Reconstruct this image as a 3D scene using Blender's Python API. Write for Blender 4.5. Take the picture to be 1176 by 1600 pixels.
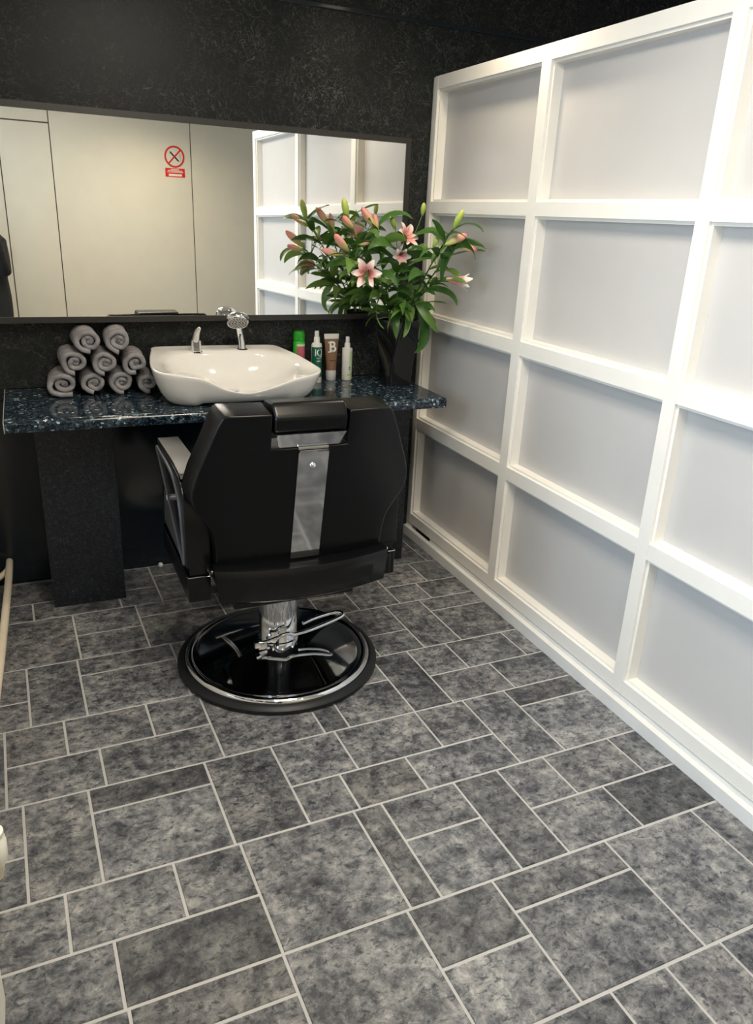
import bpy, bmesh, math, random
from mathutils import Vector, Matrix, noise
for o in list(bpy.data.objects): bpy.data.objects.remove(o, do_unlink=True)
S = bpy.context.scene
COL = S.collection
random.seed(7)

# ------------------------------------------------------------ camera, world, lights, exposure
cam_d = bpy.data.cameras.new('camera'); cam = bpy.data.objects.new('camera', cam_d); COL.objects.link(cam)
right = Vector((0.9154, -0.4002, 0.0446)); fwd = Vector((0.3886, 0.8490, -0.3580)); up = Vector((0.1054, 0.3450, 0.9327))
M = Matrix((right, up, -fwd)).transposed().to_4x4()
M.translation = (-1.6246, -3.196, 1.4685)
cam.matrix_world = M
cam_d.sensor_fit = 'HORIZONTAL'; cam_d.sensor_width = 36.0; cam_d.lens = 1199.38 / 1176 * 36.0
cam_d.clip_start = 0.03
S.camera = cam
S.view_settings.view_transform = 'Standard'; S.view_settings.look = 'None'
S.view_settings.gamma = 1.0; S.view_settings.use_curve_mapping = False
S.view_settings.exposure = 0.0
W = bpy.data.worlds.new('world'); S.world = W; W.use_nodes = True
W.node_tree.nodes['Background'].inputs[0].default_value = (0.62, 0.78, 1.0, 1)
W.node_tree.nodes['Background'].inputs[1].default_value = 0.8

def area(name, loc, aim, sx, sy, power, color):
    d = bpy.data.lights.new(name, 'AREA'); d.shape = 'RECTANGLE'; d.size = sx; d.size_y = sy; d.energy = power; d.color = color
    o = bpy.data.objects.new(name, d); COL.objects.link(o); o.location = loc
    o.rotation_euler = (Vector(aim) - Vector(loc)).to_track_quat('-Z', 'Y').to_euler()
    return o
# daylight outside the window in the left wall
area('daylight', (-2.30, -2.45, 1.60), (-0.2, -2.0, 0.50), 2.7, 1.4, 66, (0.64, 0.82, 1.0))

# ------------------------------------------------------------ helpers
def tag(o, label=None, cat=None, group=None, kind=None):
    if label: o['label'] = label
    if cat: o['category'] = cat
    if group: o['group'] = group
    if kind: o['kind'] = kind
    return o
def empty(name, loc, label=None, cat=None, group=None, rz=0.0, kind=None):
    o = bpy.data.objects.new(name, None); COL.objects.link(o); o.empty_display_size = 0.05
    o.location = loc; o.rotation_euler = (0, 0, rz)
    o['_m'] = 0; del o['_m']
    return tag(o, label, cat, group, kind)
def wmat(o):
    m = Matrix.LocRotScale(o.location, o.rotation_euler, o.scale)
    if o.parent: m = wmat(o.parent) @ o.matrix_parent_inverse @ m
    return m
def attach(o, parent, local=False):
    """parent o; with local=False its mesh stays where it is in the world"""
    if parent is None: return o
    o.parent = parent
    if not local: o.matrix_parent_inverse = wmat(parent).inverted()
    return o
def mobj(name, verts, faces, m, parent=None, local=False, smooth=True, ang=40):
    me = bpy.data.meshes.new(name); me.from_pydata([tuple(v) for v in verts], [], faces); me.update()
    return finish(name, me, m, parent, local, smooth, ang)
def finish(name, me, m, parent=None, local=False, smooth=True, ang=40):
    if m is not None:
        for mm in (m if isinstance(m, (list, tuple)) else [m]): me.materials.append(mm)
    if smooth:
        me.polygons.foreach_set('use_smooth', [True] * len(me.polygons))
        if ang: me.set_sharp_from_angle(angle=math.radians(ang))
    o = bpy.data.objects.new(name, me); COL.objects.link(o)
    return attach(o, parent, local)
def from_bm(name, bm, m, parent=None, local=False, smooth=True, ang=40):
    bmesh.ops.recalc_face_normals(bm, faces=bm.faces[:])
    me = bpy.data.meshes.new(name); bm.to_mesh(me); bm.free()
    return finish(name, me, m, parent, local, smooth, ang)
def wn(o):
    w = o.modifiers.new('weighted_normal', 'WEIGHTED_NORMAL'); w.keep_sharp = True
def add_box(bm, a, b):
    x0, y0, z0 = a; x1, y1, z1 = b
    v = [bm.verts.new(p) for p in ((x0,y0,z0),(x1,y0,z0),(x1,y1,z0),(x0,y1,z0),(x0,y0,z1),(x1,y0,z1),(x1,y1,z1),(x0,y1,z1))]
    for f in ((3,2,1,0),(4,5,6,7),(0,1,5,4),(1,2,6,5),(2,3,7,6),(3,0,4,7)): bm.faces.new([v[i] for i in f])
    return v
def bevel(bm, w, seg=2, ang=50):
    es = [e for e in bm.edges if len(e.link_faces) == 2 and e.calc_face_angle(0) > math.radians(ang)]
    if es: bmesh.ops.bevel(bm, geom=es, offset=w, segments=seg, profile=0.6, affect='EDGES', clamp_overlap=True)
def box(name, a, b, m, parent=None, bw=0.0, seg=2, local=False):
    bm = bmesh.new(); add_box(bm, a, b)
    bmesh.ops.recalc_face_normals(bm, faces=bm.faces[:])
    if bw: bevel(bm, bw, seg)
    o = from_bm(name, bm, m, parent, local, bool(bw), 35)
    if bw: wn(o)
    return o
def lathe_vf(prof, n=48, c=(0, 0, 0), lobes=None):
    vs, fs = [], []
    for i, (r, z) in enumerate(prof):
        for k in range(n):
            a = 2 * math.pi * k / n
            rr = r * (lobes(a, i / (len(prof) - 1)) if lobes else 1)
            vs.append((c[0] + rr * math.cos(a), c[1] + rr * math.sin(a), c[2] + z))
    for i in range(len(prof) - 1):
        for k in range(n):
            k2 = (k + 1) % n
            fs.append((i*n+k, i*n+k2, (i+1)*n+k2, (i+1)*n+k))
    if prof[0][0] > 1e-5: fs.append(tuple(range(n - 1, -1, -1)))
    if prof[-1][0] > 1e-5: fs.append(tuple((len(prof)-1)*n + k for k in range(n)))
    return vs, fs
def lathe(name, prof, m, parent=None, n=48, c=(0, 0, 0), local=False, ang=40, lobes=None):
    vs, fs = lathe_vf(prof, n, c, lobes)
    return mobj(name, vs, fs, m, parent, local, True, ang)
def frames(pts):
    pts = [Vector(p) for p in pts]; T = []
    for i in range(len(pts)):
        a = pts[max(i-1, 0)]; b = pts[min(i+1, len(pts)-1)]; t = (b - a); T.append(t.normalized() if t.length > 1e-9 else Vector((0,0,1)))
    ref = Vector((0, 0, 1)) if abs(T[0].z) < 0.9 else Vector((1, 0, 0))
    u = T[0].cross(ref).normalized(); out = []
    for i, t in enumerate(T):
        u = (u - t * u.dot(t)).normalized(); out.append((pts[i], t, u, t.cross(u)))
    return out
def tube_vf(pts, rad, n=10, flat=1.0):
    fr = frames(pts); vs, fs = [], []
    for i, (p, t, u, w) in enumerate(fr):
        r = rad[i] if isinstance(rad, (list, tuple)) else rad
        for k in range(n):
            a = 2 * math.pi * k / n
            vs.append(p + u * (r * math.cos(a)) + w * (r * flat * math.sin(a)))
    for i in range(len(fr) - 1):
        for k in range(n):
            k2 = (k + 1) % n; fs.append((i*n+k, i*n+k2, (i+1)*n+k2, (i+1)*n+k))
    fs.append(tuple(range(n - 1, -1, -1))); fs.append(tuple((len(fr)-1)*n + k for k in range(n)))
    return vs, fs
def tube(name, pts, rad, m, parent=None, n=10, local=False, flat=1.0):
    vs, fs = tube_vf(pts, rad, n, flat)
    return mobj(name, vs, fs, m, parent, local, True, 50)
def catmull(P, sub=8, closed=False):
    P = [Vector(p) for p in P]; out = []; n = len(P)
    for i in range(n if closed else n - 1):
        g = lambda j: P[j % n] if closed else P[min(max(j, 0), n - 1)]
        a, b, c, d = g(i-1), g(i), g(i+1), g(i+2)
        for s in range(sub):
            t = s / sub
            out.append(0.5*((2*b) + (c-a)*t + (2*a-5*b+4*c-d)*t*t + (3*b-a-3*c+d)*t**3))
    if not closed: out.append(P[-1])
    return out
def round_poly(P, r, seg=5):
    """fillet the corners of a 2D polygon; r scalar or list"""
    out = []; n = len(P)
    for i in range(n):
        p0, p, p1 = Vector(P[i-1]), Vector(P[i]), Vector(P[(i+1) % n])
        rr = r[i] if isinstance(r, (list, tuple)) else r
        if rr <= 0: out.append((p.x, p.y)); continue
        a = (p0 - p); b = (p1 - p); d = min(rr, a.length*0.48, b.length*0.48)
        A = p + a.normalized()*d; B = p + b.normalized()*d
        for s in range(seg + 1):
            t = s / seg; q = A*(1-t)**2 + p*2*t*(1-t) + B*t*t
            out.append((q.x, q.y))
    return out
def prism(name, outline, axis, c0, c1, m, parent=None, bw=0.0, seg=2, local=False, bang=60):
    """extrude a 2D outline between c0 and c1 along axis"""
    def P(q, c):
        return {'x': (c, q[0], q[1]), 'y': (q[0], c, q[1]), 'z': (q[0], q[1], c)}[axis]
    bm = bmesh.new(); A = [bm.verts.new(P(q, c0)) for q in outline]; B = [bm.verts.new(P(q, c1)) for q in outline]
    n = len(outline)
    bm.faces.new(A); bm.faces.new(B[::-1])
    for i in range(n): bm.faces.new((A[i], B[i], B[(i+1) % n], A[(i+1) % n]))
    bmesh.ops.recalc_face_normals(bm, faces=bm.faces[:])
    if bw:
        fs = [f for f in bm.faces if len(f.verts) == n]
        es = list({e for f in fs for e in f.edges})
        bmesh.ops.bevel(bm, geom=es, offset=bw, segments=seg, profile=0.6, affect='EDGES', clamp_overlap=True)
    o = from_bm(name, bm, m, parent, local, True, 35); wn(o)
    return o
def text_mesh(body, size, extr=0.0003, sx=1.0, bold=0.0):
    cu = bpy.data.curves.new('t', 'FONT'); cu.body = body; cu.size = size; cu.extrude = extr; cu.offset = bold; cu.align_x = 'CENTER'; cu.align_y = 'CENTER'
    o = bpy.data.objects.new('t', cu); COL.objects.link(o)
    dg = bpy.context.evaluated_depsgraph_get()
    me = bpy.data.meshes.new_from_object(o.evaluated_get(dg))
    bpy.data.objects.remove(o, do_unlink=True); bpy.data.curves.remove(cu)
    for v in me.vertices: v.co.x *= sx
    return me

# ------------------------------------------------------------ materials
def newmat(name):
    m = bpy.data.materials.new(name); m.use_nodes = True
    nt = m.node_tree; b = nt.nodes['Principled BSDF']
    return m, nt, b
def nd(nt, t, **kw):
    n = nt.nodes.new(t)
    for k, v in kw.items():
        if k.startswith('i_'):
            key = k[2:]; key = int(key) if key.isdigit() else key.replace('_', ' ')
            n.inputs[key].default_value = v
        else: setattr(n, k, v)
    return n
def ramp(nt, stops, interp='LINEAR'):
    r = nt.nodes.new('ShaderNodeValToRGB'); e = r.color_ramp; e.interpolation = interp
    while len(e.elements) > 1: e.elements.remove(e.elements[-1])
    for i, (p, c) in enumerate(stops):
        el = e.elements[0] if i == 0 else e.elements.new(p)
        el.position = p; el.color = (*c, 1) if len(c) == 3 else c
    return r
def simple(name, col, rough=0.5, metal=0.0, spec=0.5, coat=0.0, bump=0.0, bscale=60.0, var=0.0, vscale=8.0):
    m, nt, b = newmat(name)
    b.inputs['Base Color'].default_value = (*col, 1); b.inputs['Roughness'].default_value = rough
    b.inputs['Metallic'].default_value = metal; b.inputs['Specular IOR Level'].default_value = spec
    b.inputs['Coat Weight'].default_value = coat; b.inputs['Coat Roughness'].default_value = 0.08
    tc = nd(nt, 'ShaderNodeTexCoord')
    nz = nd(nt, 'ShaderNodeTexNoise', i_Scale=vscale, i_Detail=5.0); nt.links.new(tc.outputs['Object'], nz.inputs['Vector'])
    v = var if var else 0.06
    r = ramp(nt, [(0.3, tuple(c*(1-v) for c in col)), (0.7, tuple(min(1, c*(1+v)) for c in col))])
    nt.links.new(nz.outputs['Fac'], r.inputs['Fac']); nt.links.new(r.outputs['Color'], b.inputs['Base Color'])
    if bump:
        n2 = nd(nt, 'ShaderNodeTexNoise', i_Scale=bscale, i_Detail=3.0); nt.links.new(tc.outputs['Object'], n2.inputs['Vector'])
        bp = nd(nt, 'ShaderNodeBump', i_Strength=bump, i_Distance=0.002); nt.links.new(n2.outputs['Fac'], bp.inputs['Height'])
        nt.links.new(bp.outputs['Normal'], b.inputs['Normal'])
    return m
def m_tile():
    m, nt, b = newmat('slate_tile'); L = nt.links.new
    tc = nd(nt, 'ShaderNodeTexCoord'); oi = nd(nt, 'ShaderNodeObjectInfo')
    mul = nd(nt, 'ShaderNodeVectorMath', operation='SCALE', i_Scale=37.0)
    cv = nd(nt, 'ShaderNodeCombineXYZ'); L(oi.outputs['Random'], cv.inputs['X']); L(oi.outputs['Random'], cv.inputs['Y']); L(cv.outputs[0], mul.inputs[0])
    add = nd(nt, 'ShaderNodeVectorMath', operation='ADD'); L(tc.outputs['Object'], add.inputs[0]); L(mul.outputs[0], add.inputs[1])
    big = nd(nt, 'ShaderNodeTexNoise', i_Scale=7.0, i_Detail=3.0, i_Roughness=0.5); L(add.outputs[0], big.inputs['Vector'])
    med = nd(nt, 'ShaderNodeTexNoise', i_Scale=26.0, i_Detail=10.0, i_Roughness=0.78, i_Distortion=0.25); L(add.outputs[0], med.inputs['Vector'])
    w1 = nd(nt, 'ShaderNodeMath', operation='MULTIPLY_ADD'); w1.inputs[1].default_value = 0.75; L(med.outputs['Fac'], w1.inputs[0])
    w0 = nd(nt, 'ShaderNodeMath', operation='MULTIPLY'); w0.inputs[1].default_value = 0.32; L(big.outputs['Fac'], w0.inputs[0]); L(w0.outputs[0], w1.inputs[2])
    cl = ramp(nt, [(0.43, (0.040, 0.044, 0.052)), (0.485, (0.088, 0.092, 0.101)), (0.53, (0.146, 0.149, 0.156)), (0.58, (0.215, 0.216, 0.218)), (0.67, (0.38, 0.375, 0.355))])
    L(w1.outputs[0], cl.inputs['Fac'])
    st = nd(nt, 'ShaderNodeMapping'); st.inputs['Scale'].default_value = (1.0, 1.5, 1.0); L(add.outputs[0], st.inputs['Vector'])
    sm = nd(nt, 'ShaderNodeTexNoise', i_Scale=44.0, i_Detail=12.0, i_Roughness=0.74, i_Distortion=0.5); L(st.outputs[0], sm.inputs['Vector'])
    pit = ramp(nt, [(0.40, (0.28, 0.30, 0.34)), (0.435, (0.60, 0.62, 0.65)), (0.47, (1.0, 1.0, 1.0)), (0.60, (1.0, 1.0, 1.0)), (0.69, (1.4, 1.37, 1.3))])
    L(sm.outputs['Fac'], pit.inputs['Fac'])
    mx = nd(nt, 'ShaderNodeMix', data_type='RGBA', blend_type='MULTIPLY'); mx.inputs[0].default_value = 1.0
    L(cl.outputs['Color'], mx.inputs[6]); L(pit.outputs['Color'], mx.inputs[7])
    m2 = nd(nt, 'ShaderNodeMix', data_type='RGBA', blend_type='MULTIPLY'); m2.inputs[0].default_value = 1.0
    L(mx.outputs[2], m2.inputs[6]); L(oi.outputs['Color'], m2.inputs[7])
    L(m2.outputs[2], b.inputs['Base Color'])
    rr = nd(nt, 'ShaderNodeMapRange'); rr.inputs['To Min'].default_value = 0.33; rr.inputs['To Max'].default_value = 0.55
    L(sm.outputs['Fac'], rr.inputs['Value']); L(rr.outputs[0], b.inputs['Roughness'])
    bp = nd(nt, 'ShaderNodeBump', i_Strength=0.22, i_Distance=0.002); L(sm.outputs['Fac'], bp.inputs['Height']); L(bp.outputs[0], b.inputs['Normal'])
    b.inputs['Specular IOR Level'].default_value = 0.45
    return m
def m_wallpaper():
    m, nt, b = newmat('swirl_wallpaper'); L = nt.links.new
    tc = nd(nt, 'ShaderNodeTexCoord')
    acc = None
    for sc, dist, th, amt in ((11.0, 2.2, 0.010, 0.9), (19.0, 2.0, 0.013, 0.75), (31.0, 1.5, 0.017, 0.5)):
        n = nd(nt, 'ShaderNodeTexNoise', i_Scale=sc, i_Detail=2.0, i_Roughness=0.5, i_Distortion=dist); L(tc.outputs['Object'], n.inputs['Vector'])
        s = nd(nt, 'ShaderNodeMath', operation='SUBTRACT'); s.inputs[1].default_value = 0.5; L(n.outputs['Fac'], s.inputs[0])
        a = nd(nt, 'ShaderNodeMath', operation='ABSOLUTE'); L(s.outputs[0], a.inputs[0])
        r = nd(nt, 'ShaderNodeMapRange'); r.inputs['From Min'].default_value = 0.0; r.inputs['From Max'].default_value = th
        r.inputs['To Min'].default_value = amt; r.inputs['To Max'].default_value = 0.0; L(a.outputs[0], r.inputs['Value'])
        if acc is None: acc = r.outputs[0]
        else:
            mm = nd(nt, 'ShaderNodeMath', operation='MAXIMUM'); L(acc, mm.inputs[0]); L(r.outputs[0], mm.inputs[1]); acc = mm.outputs[0]
    mk = nd(nt, 'ShaderNodeTexNoise', i_Scale=5.0, i_Detail=4.0); L(tc.outputs['Object'], mk.inputs['Vector'])
    mr = nd(nt, 'ShaderNodeMapRange'); mr.inputs['From Min'].default_value = 0.3; mr.inputs['From Max'].default_value = 0.7; L(mk.outputs['Fac'], mr.inputs['Value'])
    mu = nd(nt, 'ShaderNodeMath', operation='MULTIPLY'); L(acc, mu.inputs[0]); L(mr.outputs[0], mu.inputs[1])
    r = ramp(nt, [(0.0, (0.014, 0.0155, 0.0155)), (1.0, (0.16, 0.165, 0.157))]); L(mu.outputs[0], r.inputs['Fac'])
    L(r.outputs['Color'], b.inputs['Base Color'])
    b.inputs['Roughness'].default_value = 0.32; b.inputs['Specular IOR Level'].default_value = 0.18
    bp = nd(nt, 'ShaderNodeBump', i_Strength=0.25, i_Distance=0.002); L(mu.outputs[0], bp.inputs['Height']); L(bp.outputs[0], b.inputs['Normal'])
    return m
def m_granite(name, scale, base, flecks, rough, cover):
    m, nt, b = newmat(name); L = nt.links.new
    tc = nd(nt, 'ShaderNodeTexCoord')
    mp = nd(nt, 'ShaderNodeTexNoise', i_Scale=scale*0.6, i_Detail=2.0); L(tc.outputs['Object'], mp.inputs['Vector'])
    ad = nd(nt, 'ShaderNodeMix', data_type='RGBA', blend_type='LINEAR_LIGHT'); ad.inputs[0].default_value = 0.012
    L(tc.outputs['Object'], ad.inputs[6]); L(mp.outputs['Color'], ad.inputs[7])
    v = nd(nt, 'ShaderNodeTexVoronoi', i_Scale=scale); L(ad.outputs[2], v.inputs['Vector'])
    sp = nd(nt, 'ShaderNodeSeparateColor'); L(v.outputs['Color'], sp.inputs[0])
    r = ramp(nt, [(0.0, base), (cover, tuple(c*1.6 for c in base)), (cover + 0.02, flecks[0]), (0.90, flecks[1]), (0.97, flecks[2])], 'CONSTANT')
    L(sp.outputs[0], r.inputs['Fac'])
    v2 = nd(nt, 'ShaderNodeTexVoronoi', i_Scale=scale*2.3); L(ad.outputs[2], v2.inputs['Vector'])
    s2 = nd(nt, 'ShaderNodeSeparateColor'); L(v2.outputs['Color'], s2.inputs[0])
    r2 = ramp(nt, [(0.0, (0.55, 0.55, 0.55)), (0.5, (1, 1, 1)), (0.93, (2.0, 2.0, 2.0))], 'CONSTANT'); L(s2.outputs[1], r2.inputs['Fac'])
    mx = nd(nt, 'ShaderNodeMix', data_type='RGBA', blend_type='MULTIPLY'); mx.inputs[0].default_value = 1.0
    L(r.outputs['Color'], mx.inputs[6]); L(r2.outputs['Color'], mx.inputs[7]); L(mx.outputs[2], b.inputs['Base Color'])
    b.inputs['Roughness'].default_value = rough; b.inputs['Specular IOR Level'].default_value = 0.5
    return m
def m_gradient(name, stops, rough=0.45, sub=0.0, noise_amt=0.05):
    """colour running along the float attribute 't' (0 at the base, 1 at the tip)"""
    m, nt, b = newmat(name); L = nt.links.new
    at = nd(nt, 'ShaderNodeAttribute', attribute_name='t'); tc = nd(nt, 'ShaderNodeTexCoord')
    n = nd(nt, 'ShaderNodeTexNoise', i_Scale=40.0, i_Detail=3.0); L(tc.outputs['Object'], n.inputs['Vector'])
    s = nd(nt, 'ShaderNodeMath', operation='SUBTRACT'); s.inputs[1].default_value = 0.5; L(n.outputs['Fac'], s.inputs[0])
    ml = nd(nt, 'ShaderNodeMath', operation='MULTIPLY_ADD'); ml.inputs[1].default_value = noise_amt*4; L(s.outputs[0], ml.inputs[0]); L(at.outputs['Fac'], ml.inputs[2])
    r = ramp(nt, stops); L(ml.outputs[0], r.inputs['Fac']); L(r.outputs['Color'], b.inputs['Base Color'])
    b.inputs['Roughness'].default_value = rough
    b.inputs['Subsurface Weight'].default_value = sub; b.inputs['Subsurface Radius'].default_value = (0.01, 0.006, 0.004)
    return m
def m_leaf():
    m, nt, b = newmat('lily_leaf'); L = nt.links.new
    oi = nd(nt, 'ShaderNodeObjectInfo'); tc = nd(nt, 'ShaderNodeTexCoord')
    n = nd(nt, 'ShaderNodeTexNoise', i_Scale=25.0, i_Detail=3.0); L(tc.outputs['Object'], n.inputs['Vector'])
    a = nd(nt, 'ShaderNodeMath', operation='MULTIPLY_ADD'); a.inputs[1].default_value = 0.35; L(n.outputs['Fac'], a.inputs[0]); L(oi.outputs['Random'], a.inputs[2])
    r = ramp(nt, [(0.1, (0.025, 0.085, 0.014)), (0.6, (0.062, 0.165, 0.026)), (1.0, (0.15, 0.27, 0.055))]); L(a.outputs[0], r.inputs['Fac'])
    L(r.outputs['Color'], b.inputs['Base Color']); b.inputs['Roughness'].default_value = 0.38
    tr = nd(nt, 'ShaderNodeBsdfTranslucent'); L(r.outputs['Color'], tr.inputs['Color'])
    mx = nd(nt, 'ShaderNodeMixShader'); mx.inputs[0].default_value = 0.18
    L(b.outputs[0], mx.inputs[1]); L(tr.outputs[0], mx.inputs[2]); L(mx.outputs[0], nt.nodes['Material Output'].inputs['Surface'])
    return m
def m_emit(name, col, s):
    m, nt, b = newmat(name); b.inputs['Base Color'].default_value = (*col, 1)
    b.inputs['Emission Color'].default_value = (*col, 1); b.inputs['Emission Strength'].default_value = s
    return m
def m_glass(name):
    m, nt, b = newmat(name); L = nt.links.new
    t = nd(nt, 'ShaderNodeBsdfTransparent'); g = nd(nt, 'ShaderNodeBsdfGlossy'); g.inputs['Roughness'].default_value = 0.02
    fr = nd(nt, 'ShaderNodeFresnel'); mx = nd(nt, 'ShaderNodeMixShader'); L(fr.outputs[0], mx.inputs[0]); L(t.outputs[0], mx.inputs[1]); L(g.outputs[0], mx.inputs[2])
    L(mx.outputs[0], nt.nodes['Material Output'].inputs['Surface']); return m

TILE = m_tile(); WALLP = m_wallpaper()
GROUT = simple('grout', (0.47, 0.465, 0.455), 0.75, bump=0.3, bscale=200)
GRANITE = m_granite('blue_granite', 125, (0.008, 0.013, 0.021), ((0.032, 0.058, 0.082), (0.12, 0.17, 0.20), (0.46, 0.54, 0.55)), 0.10, 0.5)
PED = m_granite('fine_speckle', 190, (0.003, 0.004, 0.006), ((0.012, 0.017, 0.027), (0.022, 0.030, 0.045), (0.04, 0.05, 0.065)), 0.4, 0.5)
WHITE = simple('white_paint', (0.86, 0.835, 0.775), 0.38, var=0.02, bump=0.08, bscale=90)
SKIRT = simple('skirting_paint', (0.78, 0.775, 0.75), 0.42, var=0.04, bump=0.12, bscale=60)
PANE = simple('frosted_panel', (0.555, 0.541, 0.525), 0.34, var=0.015)
BEIGE = simple('beige_panel', (0.66, 0.615, 0.50), 0.5, var=0.02)
JOINT = simple('panel_joint', (0.10, 0.085, 0.06), 0.7)
PLASTER = simple('plaster_white', (0.78, 0.77, 0.74), 0.8, var=0.02)
DARKWALL = simple('dark_gloss_panel', (0.004, 0.009, 0.015), 0.14)  # blue tint in the base colour stands in for reflected daylight
BLACKTRIM = simple('black_trim', (0.02, 0.019, 0.017), 0.4)
MIRROR = simple('mirror_silver', (0.93, 0.93, 0.91), 0.0, metal=1.0, var=0.001)
CHROME = simple('chrome', (0.80, 0.81, 0.83), 0.06, metal=1.0, var=0.01)
BRUSH = simple('polished_steel', (0.60, 0.61, 0.63), 0.07, metal=1.0, var=0.03)
LEATHER = simple('black_leather', (0.002, 0.0024, 0.003), 0.27, spec=0.28, bump=0.05, bscale=420)
PLASTIC = simple('black_plastic', (0.003, 0.0033, 0.004), 0.20, spec=0.4)
ARMPAD = simple('black_arm_pad', (0.020, 0.018, 0.016), 0.34, spec=0.45)
GREYPLAST = simple('satin_grey_plastic', (0.07, 0.075, 0.085), 0.3)
RUBBER = simple('black_rubber', (0.010, 0.0115, 0.0135), 0.42, spec=0.35)
SATIN = simple('satin_chrome', (0.74, 0.74, 0.73), 0.24, metal=1.0, var=0.01)
CERAMIC = simple('white_ceramic', (0.74, 0.73, 0.705), 0.07, var=0.01, coat=0.3)
TOWEL = simple('grey_towelling', (0.27, 0.262, 0.275), 0.95, spec=0.1, bump=1.0, bscale=520, var=0.25, vscale=30)
VASE = simple('black_glazed_vase', (0.007, 0.007, 0.008), 0.10)
CREAM = simple('cream_pipe', (0.72, 0.64, 0.50), 0.4)
RADIATOR = simple('radiator_enamel', (0.80, 0.78, 0.68), 0.35)
CLOTH = simple('dark_jacket', (0.010, 0.011, 0.011), 0.85, bump=0.3, bscale=300)
LEAF = m_leaf()
STEM = simple('lily_stem', (0.06, 0.14, 0.03), 0.45, var=0.2)
BUDG = m_gradient('green_bud', [(0.0, (0.20, 0.36, 0.05)), (0.7, (0.40, 0.52, 0.09)), (1.0, (0.55, 0.58, 0.18))], 0.4)
BUDP = m_gradient('pink_bud', [(0.0, (0.34, 0.45, 0.09)), (0.35, (0.60, 0.52, 0.20)), (0.62, (0.78, 0.40, 0.29)), (1.0, (0.74, 0.25, 0.24))], 0.42)
PETAL = m_gradient('pink_petal', [(0.0, (0.70, 0.70, 0.40)), (0.2, (0.78, 0.30, 0.30)), (0.55, (0.80, 0.42, 0.40)), (0.85, (0.88, 0.76, 0.68)), (1.0, (0.90, 0.82, 0.74))], 0.45)
ANTHER = simple('stamen', (0.55, 0.18, 0.05), 0.6)

# ------------------------------------------------------------ room shell
XL, XR, YF, ZC = -1.86, 1.9, -3.95, 2.5
floor = box('floor', (XL - 0.12, YF - 0.12, -0.06), (XR, 0.12, -0.0025), GROUT); tag(floor, 'grey slate effect tiled floor with pale grout lines', 'floor', kind='structure')
def fmap(p, q):
    x = p + (-1.4 - q) * 0.028
    return x, q + 0.0125 * (x + 1.0)
TN = [0]
def tile(p0, p1, q0, q1, br=None):
    g = 0.0035; gq = 0.0040
    p0 += g; p1 -= g; q0 -= gq; q1 += gq
    c = 0.0015; vs = []
    for ins, z in ((0, -0.006), (0, -0.0014), (c, 0.0)):
        for (a, b_) in ((p0+ins, q1+ins), (p1-ins, q1+ins), (p1-ins, q0-ins), (p0+ins, q0-ins)):
            x, y = fmap(a, b_); vs.append((max(x, XL), max(min(y, 0.0), YF), z))
    fs = [(8, 9, 10, 11)] + [(i*4+k, i*4+(k+1) % 4, (i+1)*4+(k+1) % 4, (i+1)*4+k) for i in range(2) for k in range(4)]
    o = mobj('tile', vs, fs, TILE, floor, smooth=False)
    rnd = random.Random(TN[0] * 13 + 5); TN[0] += 1
    b = br if br else 0.98 + 0.20 * (rnd.random() - 0.5)
    tnt = 1 + 0.03 * (rnd.random() - 0.5)
    o.color = (b * tnt, b, b / tnt, 1)
def course(q0, q1, items):
    sh = (-1.4 - 0.5 * (q0 + q1)) * 0.028
    for it in items:
        br = it[-1] if isinstance(it[-1], dict) else {}
        if it[0] == 'F': tile(it[1] - sh, it[2] - sh, q0, q1, br.get(0))
        else:
            _, x0, x1, qm, up_, lo = it[:6]; i = 0
            for (a, b_, js) in ((q0, qm, up_), (qm, q1, lo)):
                xs = [x0] + list(js) + [x1]
                for k in range(len(xs) - 1): tile(xs[k] - sh, xs[k+1] - sh, a, b_, br.get(i)); i += 1
xL, xE = -1.95, 1.75
Q = [-0.030, -0.368, -0.704, -1.045, -1.385, -1.718, -2.052, -2.387, -2.720, -3.055, -3.388, -3.722, -4.0]
ext = [('F', 0.30, 0.62), ('S', 0.62, 0.95, None, [], []), ('F', 0.95, 1.15), ('F', 1.15, xE)]
def E(q):
    return [(e if e[0] == 'F' else ('S', e[1], e[2], q, [], [])) for e in ext]
course(0.05, Q[0], [('F', xL, xE)])
course(Q[0], Q[1], [('S', xL, -1.255, -0.226, [-1.62], [-1.7275, -1.411]), ('S', -1.255, -0.95, -0.13, [], []), ('F', -0.95, -0.76), ('S', -0.76, -0.42, -0.2, [], []), ('F', -0.42, -0.06), ('F', -0.06, 0.30)] + E(-0.2))
course(Q[1], Q[2], [('F', xL, -1.585), ('S', -1.585, -1.353, -0.536, [], []), ('S', -1.353, -1.04, -0.471, [], []), ('F', -1.04, -0.88), ('F', -0.88, -0.695), ('S', -0.695, -0.535, -0.558, [], []), ('F', -0.535, -0.357), ('S', -0.357, 0.30, -0.556, [-0.15, 0.05], [-0.211, 0.03])] + E(-0.5))
course(Q[2], Q[3], [('S', xL, -1.75, -0.902, [], []), ('F', -1.75, -1.59), ('S', -1.59, -1.275, -0.811, [], []), ('F', -1.275, -1.08), ('S', -1.08, -0.76, -0.87, [-0.9], [-0.93]), ('F', -0.76, -0.598), ('S', -0.598, -0.419, -0.903, [], []), ('F', -0.419, -0.2625), ('S', -0.2625, 0.02, -0.803, [], []), ('F', 0.02, 0.30)] + E(-0.9))
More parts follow.
